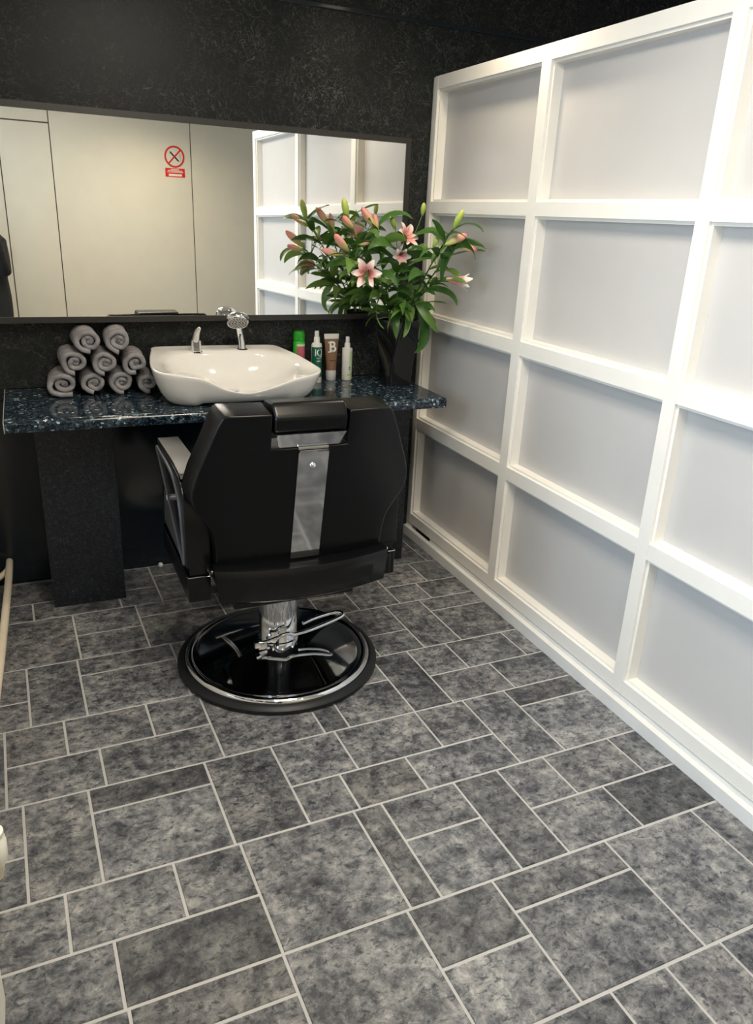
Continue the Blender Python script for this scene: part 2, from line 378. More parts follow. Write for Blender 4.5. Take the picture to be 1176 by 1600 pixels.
course(Q[3], Q[4], [('F', xL, -1.813), ('S', -1.813, -1.244, -1.217, [-1.6505, -1.409], [-1.5675]), ('F', -1.244, -0.935), ('F', -0.935, -0.854, {0: 0.68}), ('S', -0.854, -0.629, -1.189, [], []), ('F', -0.629, -0.486, {0: 0.74}), ('S', -0.486, 0.30, -1.22, [-0.327, -0.082], [-0.245, 0.02], {4: 0.85})] + E(-1.2))
course(Q[4], Q[5], [('S', xL, -1.766, -1.57, [], []), ('F', -1.766, -1.6065), ('S', -1.6065, -1.295, -1.479, [], [], {0: 0.58, 1: 1.1}), ('F', -1.295, -1.0995, {0: 0.86}), ('S', -1.0995, -0.446, -1.571, [-0.898, -0.6215], [-0.9575, -0.7515], {4: 0.72, 0: 1.08}), ('F', -0.446, -0.2865), ('S', -0.2865, 0.02, -1.482, [], [], {0: 0.68}), ('F', 0.02, 0.30)] + E(-1.55))
course(Q[5], Q[6], [('S', xL, -1.275, -1.885, [-1.6815, -1.4395], [-1.597], {4: 0.56, 3: 0.98}), ('F', -1.275, -0.9695, {0: 1.02}), ('F', -0.9695, -0.889, {0: 0.82}), ('S', -0.889, -0.6655, -1.863, [], [], {0: 0.9, 1: 1.05}), ('F', -0.6655, -0.523, {0: 0.7}), ('S', -0.523, 0.02, -1.886, [-0.363, -0.121], [-0.281], {4: 0.52, 3: 1.08}), ('F', 0.02, 0.30)] + E(-1.9))
course(Q[6], Q[7], [('F', xL, -1.74), ('F', -1.74, -1.582), ('S', -1.582, -1.2665, -2.148, [], [], {0: 0.72}), ('F', -1.2665, -0.973, {0: 1.08}), ('S', -0.973, -0.7455, -2.214, [], [], {0: 0.72, 1: 1.12}), ('S', -0.7455, -0.405, -2.150, [], [], {0: 0.86, 1: 0.92}), ('F', -0.405, -0.1085, {0: 1.08}), ('F', -0.1085, 0.30)] + E(-2.2))
course(Q[7], Q[8], [('F', xL, -1.60), ('S', -1.60, -1.26, -2.55, [-1.45], [-1.40]), ('F', -1.26, -0.95), ('F', -0.95, -0.6665, {0: 0.78}), ('F', -0.6665, -0.517), ('F', -0.517, -0.3585), ('S', -0.3585, 0.30, -2.553, [-0.06], [-0.1])] + E(-2.55))
for k in (8, 9, 10, 11):
    off = 0.11 * (k % 3) - 0.1; qm = 0.5 * (Q[k] + Q[k+1])
    course(Q[k], Q[k+1], [('F', xL, -1.6 + off), ('S', -1.6 + off, -1.25 + off, qm, [], []), ('F', -1.25 + off, -0.9 + off), ('S', -0.9 + off, -0.3 + off, qm, [-0.65 + off], [-0.55 + off]), ('F', -0.3 + off, 0.05 + off), ('S', 0.05 + off, 0.6 + off, qm, [0.3 + off], [0.35 + off]), ('F', 0.6 + off, 1.0 + off), ('F', 1.0 + off, xE)])

wall_back = box('wall_back', (XL - 0.12, 0.0, -0.06), (XR, 0.12, ZC + 0.1), WALLP); tag(wall_back, 'dark charcoal wall with fine swirling pale pattern', 'wall', kind='structure')
box('backsplash', (XL + 0.002, -0.008, 0.802), (-0.01, 0.0, 1.05), WALLP, wall_back)
box('lower_panel', (XL + 0.002, -0.030, -0.002), (-0.03, 0.0, 0.757), DARKWALL, wall_back)
box('cover_strip', (XL + 0.002, -0.006, 2.196), (XR - 0.01, 0.0, 2.212), DARKWALL, wall_back, 0.0028, 4)
# left wall with a window opening (over the radiator, beside the photographer)
wy0, wy1, wz0, wz1 = -3.75, -1.15, 0.55, 1.90
bm = bmesh.new()
for a, b_ in (((XL-0.12, wy1, -0.06), (XL, 0.0, ZC)), ((XL-0.12, YF-0.12, -0.06), (XL, wy0, ZC)), ((XL-0.12, wy0, -0.06), (XL, wy1, wz0)), ((XL-0.12, wy0, wz1), (XL, wy1, ZC))): add_box(bm, a, b_)
wl = from_bm('wall_left', bm, PLASTER, smooth=False); tag(wl, 'pale plaster wall with the window over the radiator', 'wall', kind='structure')
win = empty('window_1', (XL - 0.06, 0.5*(wy0+wy1), wz0), 'white framed window in the left wall', 'window', kind='structure')
for a, b_ in (((wy0, wz0), (wy0+0.05, wz1)), ((wy1-0.05, wz0), (wy1, wz1)), ((-2.475, wz0+0.05), (-2.425, wz1-0.05))): box('window_frame', (XL-0.09, a[0], a[1]), (XL-0.04, b_[0], b_[1]), WHITE, win, 0.004)
for a, b_ in (((wy0+0.05, wz0), (wy1-0.05, wz0+0.05)), ((wy0+0.05, wz1-0.05), (wy1-0.05, wz1))): box('window_frame', (XL-0.09, a[0], a[1]), (XL-0.04, b_[0], b_[1]), WHITE, win, 0.004)
GL = m_glass('window_glass')
for a, b_ in ((wy0+0.05, -2.475), (-2.425, wy1-0.05)): box('pane', (XL-0.067, a, wz0+0.05), (XL-0.063, b_, wz1-0.05), GL, win)
ceil_ = box('ceiling', (XL - 0.12, YF - 0.12, ZC), (XR, 0.12, ZC + 0.1), PLASTER); tag(ceil_, 'plain white ceiling over the salon', 'ceiling', kind='structure')
wr = box('wall_right', (XR, YF - 0.12, -0.06), (XR + 0.1, 0.12, ZC + 0.1), PLASTER); tag(wr, 'plain wall beyond the white partition', 'wall', kind='structure')
# wall behind the photographer, of flush beige panels; it shows in the mirror
wf = box('wall_front', (XL - 0.12, YF - 0.12, -0.06), (XR, YF - 0.012, ZC), JOINT); tag(wf, 'flush beige panelled wall seen in the mirror', 'wall', kind='structure')
j1, j2, j3 = -1.476, -1.108, -0.019
for x0, x1, z0, z1 in ((j1, j2, 0.0, 2.114), (j1, j2, 2.124, ZC), (j2, j3, 0.0, ZC), (j3, 0.9, 0.0, ZC), (0.9, XR, 0.0, ZC)):
    box('panel', (x0 + 0.004, YF - 0.012, z0), (x1 - 0.004, YF, z1), BEIGE, wf, 0.001)
box('panel', (XL, YF - 0.012, 2.124), (j1 - 0.004, YF, ZC), BEIGE, wf, 0.001)
d1 = box('door_1', (XL + 0.005, YF - 0.0115, 0.008), (j1 - 0.004, YF, 2.114), BEIGE, None, 0.001); tag(d1, 'flush beige door seen in the mirror at the left', 'door', kind='structure')
vs, fs = lathe_vf([(0.012, 0), (0.012, 0.018), (0.026, 0.026), (0.029, 0.040), (0.022, 0.052), (0, 0.055)], 24)
mobj('door_knob', [(-1.532 + v[0], YF + v[2], 1.16 + v[1]) for v in vs], [f[::-1] for f in fs], BRUSH, d1)

# ------------------------------------------------------------ white partition screen
part = empty('partition_screen', (0.03, -1.2, 0.0), 'tall white wooden partition of recessed square panels along the right side', 'partition')
SY = [(-0.048, 0.0), (-0.828, -0.775), (-1.608, -1.560), (-2.385, -2.338)]
RZ = [(0.065, 0.115), (0.543, 0.595), (1.020, 1.071), (1.496, 1.542), (1.967, 2.015)]
for i, (a, b_) in enumerate(SY):
    if i == 0:
        box('stile', (0.0, -0.048, 0.065), (0.075, -0.019, 2.015), WHITE, part, 0.0015)
        box('edge_strip', (0.004, -0.0185, 0.0), (0.075, -0.001, 2.013), WHITE, part, 0.001)
    else: box('stile', (0.0, a, 0.065), (0.075, b_, 2.015), WHITE, part, 0.0015)
for j, (z0, z1) in enumerate(RZ):
    for i in range(3):
        y1 = SY[i][0]; y0 = SY[i+1][1]
        box('rail', (0.0004, y0, z0), (0.075, y1, z1), WHITE, part, 0.0012)
for j in range(4):
    for i in range(3):
        y1 = SY[i][0]; y0 = SY[i+1][1]; z0 = RZ[j][1]; z1 = RZ[j+1][0]
        bm = bmesh.new(); t = 0.009
        for a, b_ in (((0.010, y0, z0), (0.046, y0+t, z1)), ((0.010, y1-t, z0), (0.046, y1, z1)), ((0.010, y0+t, z0), (0.046, y1-t, z0+t)), ((0.010, y0+t, z1-t), (0.046, y1-t, z1))): add_box(bm, a, b_)
        from_bm('bead', bm, WHITE, part, smooth=False)
        box('panel', (0.046, y0, z0), (0.052, y1, z1), PANE, part)
box('skirting_board', (-0.018, -2.40, 0.0), (0.004, -0.012, 0.046), SKIRT, part, 0.002)
box('base_board', (0.0045, -2.39, 0.0), (0.06, -0.255, 0.060), SKIRT, part, 0.002)
box('base_board', (0.0045, -0.060, 0.0), (0.06, -0.012, 0.060), SKIRT, part, 0.001)
box('vent_slot', (0.03, -0.255, 0.0), (0.06, -0.060, 0.060), BLACKTRIM, part)

# ------------------------------------------------------------ mirror
mn = Vector((math.sin(0.0279), -math.cos(0.0279) * math.cos(0.0111), math.sin(0.0111))).normalized()
def on_mirror(x, z, off=0.0):
    # point of the mirror plane above (x, z), moved off along the normal
    y = -0.06 + ((x + 0.9) * mn.x + (z - 1.065) * mn.z) / (-mn.y)
    p = Vector((x, y, z)) + mn * off
    return p
mir = empty('wall_mirror', (-0.95, -0.03, 1.05), 'wide frameless wall mirror with black edging above the counter', 'mirror')
mx0, mx1, mz0, mz1 = XL + 0.012, -0.1205, 1.0745, 1.7575
def slab(name, x0, x1, z0, z1, f0, f1, m, yb=None, parent=mir):
    A = [on_mirror(x, z, f1) for x, z in ((x0, z0), (x1, z0), (x1, z1), (x0, z1))]
    B = [on_mirror(x, z, f0) for x, z in ((x0, z0), (x1, z0), (x1, z1), (x0, z1))]
    if yb is not None:
        for p in B: p.y = yb
    return mobj(name, A + B, [(0, 1, 2, 3), (7, 6, 5, 4), (0, 4, 5, 1), (1, 5, 6, 2), (2, 6, 7, 3), (3, 7, 4, 0)], m, parent, smooth=False)
slab('backing', mx0, mx1, mz0, mz1, 0, -0.005, BLACKTRIM, -0.0085)
slab('glass', mx0, mx1, mz0, mz1, -0.0049, 0.0, MIRROR)
e = 0.022
slab('edging', mx0, mx1 + e, mz1, mz1 + e, 0, 0.003, BLACKTRIM, -0.0005)
slab('edging', mx0, mx1 + e, mz0 - e, mz0, 0, 0.003, BLACKTRIM, -0.0085)
slab('edging', mx1, mx1 + e, mz0, mz1, 0, 0.003, BLACKTRIM, -0.0005)

# ------------------------------------------------------------ counter and its pedestals
ct = empty('worktop', (-0.92, -0.26, 0.757), 'dark blue speckled granite worktop along the back wall', 'worktop')
prof = [(-0.009, 0.758), (-0.009, 0.80)] + [(-0.505 - 0.015*math.sin(a), 0.785 + 0.015*math.cos(a)) for a in [i*math.pi/12 for i in range(7)]] + [(-0.52, 0.77), (-0.517, 0.761), (-0.508, 0.758)]
prism('slab', prof, 'x', -1.733, -0.112, GRANITE, ct)
prism('end_strip', prof, 'x', -1.735, -1.733, simple('pale_edge', (0.5, 0.5, 0.48), 0.4), ct)
pd1 = box('pedestal', (-1.648, -0.298, 0.0), (-1.382, -0.031, 0.757), PED, None, 0.003); tag(pd1, 'black speckled box pedestal under the worktop below the rolled towels', 'pedestal', 'worktop pedestals')
pd2 = box('pedestal', (-0.42, -0.298, 0.0), (-0.160, -0.031, 0.757), PED, None, 0.003); tag(pd2, 'black speckled box pedestal under the worktop behind the chair, beside the partition', 'pedestal', 'worktop pedestals')

# ------------------------------------------------------------ basin
bas = empty('wash_basin', (-0.92, -0.27, 0.80), 'white ceramic barber wash basin with dipped front rim', 'basin')
CP = [(-1.204, -0.110, 0.952), (-1.197, -0.072, 0.954), (-1.170, -0.055, 0.955), (-1.06, -0.052, 0.955), (-0.94, -0.051, 0.955), (-0.82, -0.052, 0.954), (-0.715, -0.055, 0.953), (-0.688, -0.072, 0.951), (-0.671, -0.120, 0.947), (-0.640, -0.235, 0.936), (-0.612, -0.345, 0.918), (-0.608, -0.395, 0.911), (-0.640, -0.440, 0.904), (-0.74, -0.478, 0.892), (-0.83, -0.492, 0.868), (-0.915, -0.497, 0.853), (-1.0, -0.496, 0.868), (-1.085, -0.49, 0.908), (-1.17, -0.475, 0.922), (-1.225, -0.435, 0.927), (-1.241, -0.37, 0.933), (-1.228, -0.24, 0.944)]
rim = catmull(CP, 8, True); N = len(rim); cb = Vector((-0.925, -0.275, 0))
rings = []
def feet(i):
    p = rim[i]; dx = p.x - cb.x
    return 0.80 + 0.014 * max(0.0, 1 - ((abs(dx) - 0.235) / 0.10) ** 2 * -0.0) * (1.0 if abs(dx) < 0.17 or p.y > -0.2 else 0.0)
def ring(sc, zf, sy=None):
    out = []
    for i, p in enumerate(rim):
        out.append(Vector((cb.x + (p.x - cb.x) * sc, cb.y + (p.y - cb.y) * (sy or sc), zf(i, p))))
    return out
low = [0.8005 + (0.010 if abs(p.x - cb.x) < 0.19 else 0.010 * max(0, 1 - (abs(p.x - cb.x) - 0.19) / 0.03)) for p in rim]
rings.append(ring(0.70, lambda i, p: low[i] + 0.004))
for sc, f in ((0.775, 0.0), (0.815, 0.03), (0.865, 0.14), (0.918, 0.34), (0.958, 0.58), (0.985, 0.82), (1.0, 0.955), (0.997, 0.992), (0.985, 1.0), (0.972, 0.995)):
    rings.append(ring(sc, lambda i, p, f=f: low[i] + (p.z - low[i]) * f))
def ell(k, i, zoff):
    p = rim[i]; a = math.atan2((p.y + 0.29) / 0.21, (p.x - cb.x) / 0.31)
    ex, ey = cb.x + 0.255 * k * math.cos(a), -0.292 + 0.165 * k * math.sin(a)
    return ex, ey
for w, k in ((0.5, 1.12), (1.0, 1.03)):
    r0 = ring(0.965, lambda i, p: p.z); out = []
    for i, p in enumerate(r0):
        ex, ey = ell(k, i, 0); zz = p.z - 0.006 * w - 0.004
        out.append(Vector((p.x * (1-w) + ex * w, p.y * (1-w) + ey * w, zz)))
    rings.append(out)
for k, d in ((0.97, 0.10), (0.88, 0.33), (0.74, 0.62), (0.55, 0.86), (0.32, 0.97), (0.08, 1.0)):
    out = []
    for i, p in enumerate(rim):
        ex, ey = ell(k, i, 0); zt = p.z - 0.010; out.append(Vector((ex, ey, zt + (0.818 - zt) * d)))
    rings.append(out)
vs = [v for r in rings for v in r]; fs = []
for r in range(len(rings) - 1):
    for i in range(N): fs.append((r*N+i, r*N+(i+1) % N, (r+1)*N+(i+1) % N, (r+1)*N+i))
fs.append(tuple(range(N))[::-1]); fs.append(tuple((len(rings)-1)*N + i for i in range(N)))
bm = bmesh.new(); bv = [bm.verts.new(v) for v in vs]
for f in fs: bm.faces.new([bv[i] for i in f])
from_bm('bowl', bm, CERAMIC, bas, ang=None)
lathe('drain', [(0, 0.0), (0.016, 0.0), (0.020, 0.002), (0.020, 0.004), (0.013, 0.005), (0, 0.0055)][::1], CHROME, bas, 24, (-0.925, -0.292, 0.818))
# mixer lever
tap = empty('tap_lever', (-1.033, -0.125, 0.944), 'small chrome mixer lever on the back ledge of the basin', 'tap')
body = round_poly([(-0.020, -0.016), (0.020, -0.016), (0.020, 0.016), (-0.020, 0.016)], 0.010, 4)
prism('tap_body', [(-1.033 + a, -0.125 + b_) for a, b_ in body], 'z', 0.944, 0.988, SATIN, tap, 0.002)
tube('lever', catmull([(-1.035, -0.122, 0.984), (-1.034, -0.124, 0.996), (-1.031, -0.130, 1.012), (-1.026, -0.139, 1.026), (-1.021, -0.150, 1.035), (-1.018, -0.156, 1.037)], 4), [0.0205, 0.0210, 0.0212, 0.0212, 0.0208, 0.0204, 0.0198, 0.019, 0.018, 0.017, 0.0158, 0.0146, 0.0132, 0.0118, 0.0104, 0.009, 0.0075, 0.006, 0.0045, 0.003, 0.001], SATIN, tap, 18, flat=0.8)
prism('base_flange', [(-1.033 + a * 1.22, -0.125 + b_ * 1.25) for a, b_ in body], 'z', 0.941, 0.945, CHROME, tap)
# spray head on its curved stem
spr = empty('spray_tap', (-0.842, -0.10, 0.94), 'chrome shower head tap on a curved stem at the back of the basin', 'tap')
pts = catmull([(-0.842, -0.100, 0.940), (-0.843, -0.094, 0.975), (-0.848, -0.092, 1.01), (-0.858, -0.105, 1.05), (-0.866, -0.128, 1.068)], 6)
tube('stem', pts, [0.0125 - 0.003 * i / (len(pts)-1) for i in range(len(pts))], CHROME, spr, 14, flat=1.3)
lathe('base_flange', [(0.0, 0), (0.026, 0), (0.026, 0.004), (0.018, 0.007), (0, 0.007)], BLACKTRIM, spr, 24, (-0.842, -0.100, 0.9405))
A = math.radians(38); nrm = Vector((-0.10, -math.sin(A), -math.cos(A))).normalized(); q = nrm.to_track_quat('Z', 'Y').to_matrix()
hc = Vector((-0.868, -0.140, 1.062))
def orient(vs, q, c): return [c + q @ Vector(v) for v in vs]
vs, fs = lathe_vf([(0.0, -0.030), (0.022, -0.028), (0.040, -0.018), (0.046, -0.006), (0.046, 0.006), (0.043, 0.010), (0.040, 0.009)], 36)
mobj('spray_head', orient(vs, q, hc), fs, CHROME, spr)
vs, fs = lathe_vf([(0.0395, 0.006), (0.0395, 0.0105), (0.0, 0.0105)], 32)
mobj('face_plate', orient(vs, q, hc), fs, simple('grey_face', (0.38, 0.38, 0.37), 0.4), spr)
V_, F_ = [], []
for r_, n_ in ((0.010, 6), (0.021, 12), (0.032, 18)):
    for k in range(n_):
        a = 2*math.pi*k/n_; vs, fs = lathe_vf([(0.0026, 0.010), (0.0018, 0.0135), (0, 0.0138)], 6, (r_*math.cos(a), r_*math.sin(a), 0))
        b0 = len(V_); V_ += orient(vs, q, hc); F_ += [tuple(i + b0 for i in f) for f in fs]
o = mobj('nozzle', V_, F_, BLACKTRIM, spr); o['kind'] = 'stuff'

# ------------------------------------------------------------ rolled towels
def towel_mesh(seed, rx, rz, length, turns=2.6, flap=0.0):
    rnd = random.Random(seed); n = 110; th0 = 0.0185
    path = []
    t0 = -1.85 + 0.5 * rnd.random() - turns * 2 * math.pi
    for i in range(n + 1):
        s = i / n; a = t0 + s * turns * 2 * math.pi
        r = 0.10 + 0.90 * s - 0.5 * th0 / rx * 1.0
        wob = 1 + 0.05 * math.sin(3 * a + seed) * s + 0.04 * math.sin(1.7 * a + seed * 2)
        x, z = rx * r * math.cos(a) * wob, rz * r * math.sin(a) * wob
        path.append(Vector((x, z)))
    if flap:
        d = (path[-1] - path[-4]).normalized()
        for k in range(1, 8): path.append(path[-1] + (d * 0.7 + Vector((0.5 * flap, -0.45))).normalized() * 0.006)
    for p_ in path: p_.y = max(p_.y, -rz + th0 * 0.5)
    P = len(path); nor = []
    for i in range(P):
        t = (path[min(i+1, P-1)] - path[max(i-1, 0)]).normalized(); nor.append(Vector((t.y, -t.x)))
    ys = [0.0, 0.002, 0.007, 0.02, 0.05, 0.09, 0.13, length - 0.02, length - 0.006, length]
    vs, fs = [], []; R_ = 2 * P
    for j, y in enumerate(ys):
        sh = {0: 0.35, 1: 0.72, 2: 0.95}.get(j, 1.0); sh = 0.7 if j == len(ys) - 1 else sh
        for side in (1, -1):
            rng = range(P) if side == 1 else range(P - 1, -1, -1)
            for i in rng:
                s = min(i / n, 1.0)
                nz = noise.noise(Vector((path[i].x * 60 + seed * 7, y * 22, path[i].y * 60)))
                end = noise.noise(Vector((i * 0.09 + seed * 3, 5.1, seed))) * 0.010 if j < 4 else 0
                q = path[i] + nor[i] * (side * th0 * 0.5 * sh + nz * 0.0030)
                rec = (1 - s) * 0.010 if j < 3 else 0
                vs.append((q.x, y + end * (1 - j / 4.0 if j < 4 else 0) + rec, q.y))
    for j in range(len(ys) - 1):
        for i in range(R_): fs.append((j*R_+i, j*R_+(i+1) % R_, (j+1)*R_+(i+1) % R_, (j+1)*R_+i))
    for j, fl in ((0, True), (len(ys)-1, False)):
        for i in range(P - 1):
            a, b_, c, d = j*R_+i, j*R_+i+1, j*R_+R_-2-i, j*R_+R_-1-i
            fs.append((a, d, c, b_) if fl else (a, b_, c, d))
    return vs, fs
TW = [(-1.534, 0.8475, 0.056, 0.046, 1.0, 'bottom row, leftmost rolled grey towel with a loose flap beside it'),
      (-1.424, 0.8455, 0.048, 0.044, 0.0, 'bottom row, second rolled grey towel from the left'),
      (-1.325, 0.8465, 0.050, 0.045, 0.0, 'bottom row, third rolled grey towel from the left'),
      (-1.232, 0.8425, 0.040, 0.041, 0.0, 'bottom row, rolled grey towel tucked against the basin'),
      (-1.484, 0.9245, 0.051, 0.047, 0.0, 'middle row, leftmost rolled grey towel'),
      (-1.380, 0.9200, 0.050, 0.045, 0.0, 'middle row, centre rolled grey towel'),
      (-1.274, 0.9180, 0.049, 0.044, 0.0, 'middle row, rightmost rolled grey towel beside the basin'),
      (-1.430, 1.0000, 0.052, 0.048, 0.0, 'top row, left rolled grey towel of the pile'),
      (-1.328, 1.0000, 0.051, 0.048, 0.0, 'top row, right rolled grey towel of the pile')]
for i, (x, z, rx, rz, fl, lab) in enumerate(TW):
    vs, fs = towel_mesh(i + 3, rx * 1.05, rz * 1.02, 0.185, 2.15 + 0.15 * (i % 3), fl * 0.9)
    bm = bmesh.new(); bv = [bm.verts.new(v) for v in vs]
    for f in fs: bm.faces.new([bv[k] for k in f])
    o = from_bm('rolled_towel', bm, TOWEL, None, ang=70)
    o.location = (x, -0.212 + 0.006 * ((i * 5) % 3), z + 0.001); o.rotation_euler = (0, 0, math.radians((-3, 1, 2, -1, 2, 0, -3, 2, -2)[i]))
    tag(o, lab, 'towel', 'rolled towels piled on the worktop')

# ------------------------------------------------------------ hair products
def curve_text(body, size, rad, cx, cy, cz, m, parent, name, rot=0.0, phi0=0.0, sx=1.0):
    """lettering wrapped on an upright cylinder of radius rad, facing -y turned by phi0"""
    me = text_mesh(body, size, 0.0003, sx, size * 0.02)
    c, s = math.cos(rot), math.sin(rot)
    for v in me.vertices:
        x, y, e_ = v.co; x, y = x*c - y*s, x*s + y*c
        a = -math.pi/2 + x / rad + phi0; r = rad + 0.0004 + e_
        v.co = (cx + r * math.cos(a), cy + r * math.sin(a), cz + y)
    return finish(name, me, m, parent, False, False)
def strip(name, rad, a0, a1, z0, z1, cx, cy, m, parent, th=0.0004):
    vs, fs = [], []; n = 12
    for r in (rad, rad + th):
        for z in (z0, z1):
            for k in range(n + 1):
                a = -math.pi/2 + a0 + (a1 - a0) * k / n; vs.append((cx + r*math.cos(a), cy + r*math.sin(a), z))
    m_ = n + 1
    for k in range(n):
        fs.append((2*m_+k, 2*m_+k+1, 3*m_+k+1, 3*m_+k)); fs.append((k+1, k, m_+k, m_+k+1))
        fs.append((m_+k, 3*m_+k, 3*m_+k+1, m_+k+1)); fs.append((k, k+1, 2*m_+k+1, 2*m_+k))
    fs += [(0, 2*m_, 3*m_, m_), (n, m_+n, 3*m_+n, 2*m_+n)]
    return mobj(name, vs, fs, m, parent, smooth=True)
WPL = simple('white_plastic', (0.80, 0.79, 0.74), 0.32); GRN = simple('green_can', (0.035, 0.46, 0.035), 0.28); GRN2 = simple('dark_green_cap', (0.02, 0.30, 0.02), 0.25)
PNK = simple('pink_label', (0.50, 0.12, 0.16), 0.4); TEAL = simple('teal_label', (0.004, 0.11, 0.065), 0.4); BRN = simple('brown_tube', (0.205, 0.115, 0.060), 0.4)
CLR = simple('clear_cap', (0.55, 0.56, 0.55), 0.12, spec=0.8); INK = simple('white_ink', (0.82, 0.82, 0.78), 0.5); DINK = simple('dark_ink', (0.05, 0.035, 0.02), 0.5)
LIME = simple('lime_ink', (0.35, 0.58, 0.06), 0.5); BLUI = simple('blue_ink', (0.03, 0.10, 0.30), 0.5); PALEG = simple('pale_green_ink', (0.55, 0.68, 0.42), 0.5)
SCLR = simple('sprayer_cap', (0.68, 0.69, 0.68), 0.15)
Z0 = 0.8003
# green can
c = (-0.590, -0.070, Z0); t = empty('spray_can', c, 'green spray can with pink label behind the basin corner', 'can')
lathe('can_body', [(0.022, 0.0), (0.025, 0.003), (0.025, 0.165), (0.0235, 0.168)], GRN, t, 32, c)
lathe('cap', [(0.0245, 0.1685), (0.0247, 0.196), (0.022, 0.207), (0.015, 0.210), (0, 0.210)], GRN2, t, 32, c)
strip('label_band', 0.025, -0.7, 1.05, Z0 + 0.06, Z0 + 0.148, c[0], c[1], PNK, t)
strip('label_band', 0.0254, -0.7, 1.05, Z0 + 0.149, Z0 + 0.158, c[0], c[1], PALEG, t)
# white bottle with teal label
c = (-0.526, -0.112, Z0); t = empty('spray_bottle', c, 'white spray bottle with dark green iQ label beside the basin tip', 'bottle')
lathe('bottle_body', [(0.020, 0.0), (0.0225, 0.003), (0.0225, 0.155), (0.0205, 0.163), (0.013, 0.167)], WPL, t, 32, c)
strip('label_band', 0.0225, -1.5, 1.5, Z0 + 0.025, Z0 + 0.150, c[0], c[1], TEAL, t)
lathe('collar', [(0.013, 0.167), (0.013, 0.186), (0.0115, 0.190)], WPL, t, 24, c)
lathe('spray_nozzle', [(0.0095, 0.1902), (0.009, 0.212), (0.007, 0.215), (0, 0.215)], SCLR, t, 20, c)
curve_text('iQ', 0.042, 0.0229, c[0], c[1], Z0 + 0.127, INK, t, 'lettering', phi0=0.12, sx=0.85)
for k, (w, zz) in enumerate(((0.45, 0.104), (0.3, 0.096), (0.42, 0.090))): strip('small_print', 0.0229, -w + 0.12, w + 0.12, Z0 + zz, Z0 + zz + 0.0022, c[0], c[1], INK if k != 1 else PALEG, t, 0.0002)
# brown tube standing on its cap
c = (-0.447, -0.078, Z0); t = empty('hair_gel_tube', c, 'brown tube with large white letter B standing on its clear cap', 'tube')
lathe('cap', [(0.021, 0.0), (0.0225, 0.002), (0.0225, 0.040), (0.021, 0.043), (0, 0.043)], CLR, t, 32, c)
def tube_ring(z):
    s = (z - 0.0435) / (0.176 - 0.0435); s = max(0, s)
    return 0.0215 + 0.011 * s, 0.0215 * (1 - s) + 0.0022 * s
for nm, zz, mm in (('tube_body', [0.0435 + 0.012 * k for k in range(12)], BRN), ('tube_crimp', [0.1760, 0.182, 0.190, 0.197], WPL)):
    vs, fs = [], []; n = 36
    for z in zz:
        rx, ry = tube_ring(min(z, 0.176)); rx += 0.0012 * max(0, z - 0.176) / 0.02
        if nm == 'tube_crimp': rx += 0.0002; ry += 0.0003
        for k in range(n):
            a = 2*math.pi*k/n; vs.append((c[0] + rx*math.cos(a), c[1] + ry*math.sin(a), Z0 + z))
    for i in range(len(zz) - 1):
        for k in range(n): fs.append((i*n+k, i*n+(k+1) % n, (i+1)*n+(k+1) % n, (i+1)*n+k))
    fs.append(tuple(range(n))[::-1]); fs.append(tuple((len(zz)-1)*n + k for k in range(n)))
    mobj(nm, vs, fs, mm, t)
def tube_text(body, size, zc, m, nm, sx=1.0, dx=0.0):
    me = text_mesh(body, size, 0.0003, sx, size * 0.02)
    for v in me.vertices:
        x, y, e_ = v.co; x += dx; z = zc + y; rx, ry = tube_ring(z)
        v.co = (c[0] + x, c[1] - ry * math.sqrt(max(0.05, 1 - (x/rx)**2)) - 0.0006 - e_, Z0 + z)
    finish(nm, me, m, t, False, False)
me_b = tube_text('B', 0.062, 0.141, INK, 'lettering', 0.95, 0.003)
for dx, w, h, zz in ((-0.0150, 0.010, 0.0045, 0.1605), (-0.0150, 0.010, 0.0045, 0.1215)):
    rx, ry = tube_ring(zz); yy = c[1] - ry * math.sqrt(1 - ((dx + 0.003)/rx)**2) - 0.0012
    box('letter_serif', (c[0] + dx - w/2 + 0.003, yy, Z0 + zz - h/2), (c[0] + dx + w/2 + 0.003, yy + 0.0012, Z0 + zz + h/2), INK, t)
for dx, w, zz in ((-0.002, 0.020, 0.085), (0.013, 0.006, 0.085)):
    rx, ry = tube_ring(zz); yy = c[1] - ry - 0.0004
    box('small_print', (c[0] + dx - w/2, yy, Z0 + zz - 0.002), (c[0] + dx + w/2, yy + 0.002, Z0 + zz + 0.002), DINK, t)
# slim white spray bottle with upright green lettering
c = (-0.378, -0.090, Z0); t = empty('spray_bottle', c, 'slim white spray bottle with pale green upright lettering, nearest the vase', 'bottle')
lathe('bottle_body', [(0.020, 0.0), (0.0225, 0.003), (0.0225, 0.132), (0.0215, 0.137), (0.0135, 0.139)], WPL, t, 32, c)
lathe('collar', [(0.013, 0.139), (0.0125, 0.156), (0.011, 0.160)], WPL, t, 24, c)
lathe('spray_nozzle', [(0.009, 0.1602), (0.0085, 0.183), (0.0065, 0.186), (0, 0.186)], SCLR, t, 20, c)
strip('label_band', 0.0225, 0.15, 1.0, Z0 + 0.04, Z0 + 0.125, c[0], c[1], PALEG, t, 0.0002)
strip('leaf_mark', 0.0227, -0.25, 0.9, Z0 + 0.022, Z0 + 0.029, c[0], c[1], LIME, t, 0.0002)
for k in range(9):
    zz = 0.040 + 0.0075 * k
    strip('lettering', 0.0227, 0.0, 0.34, Z0 + zz, Z0 + zz + 0.0045, c[0], c[1], BLUI if k in (1, 2) else PALEG, t, 0.0004)

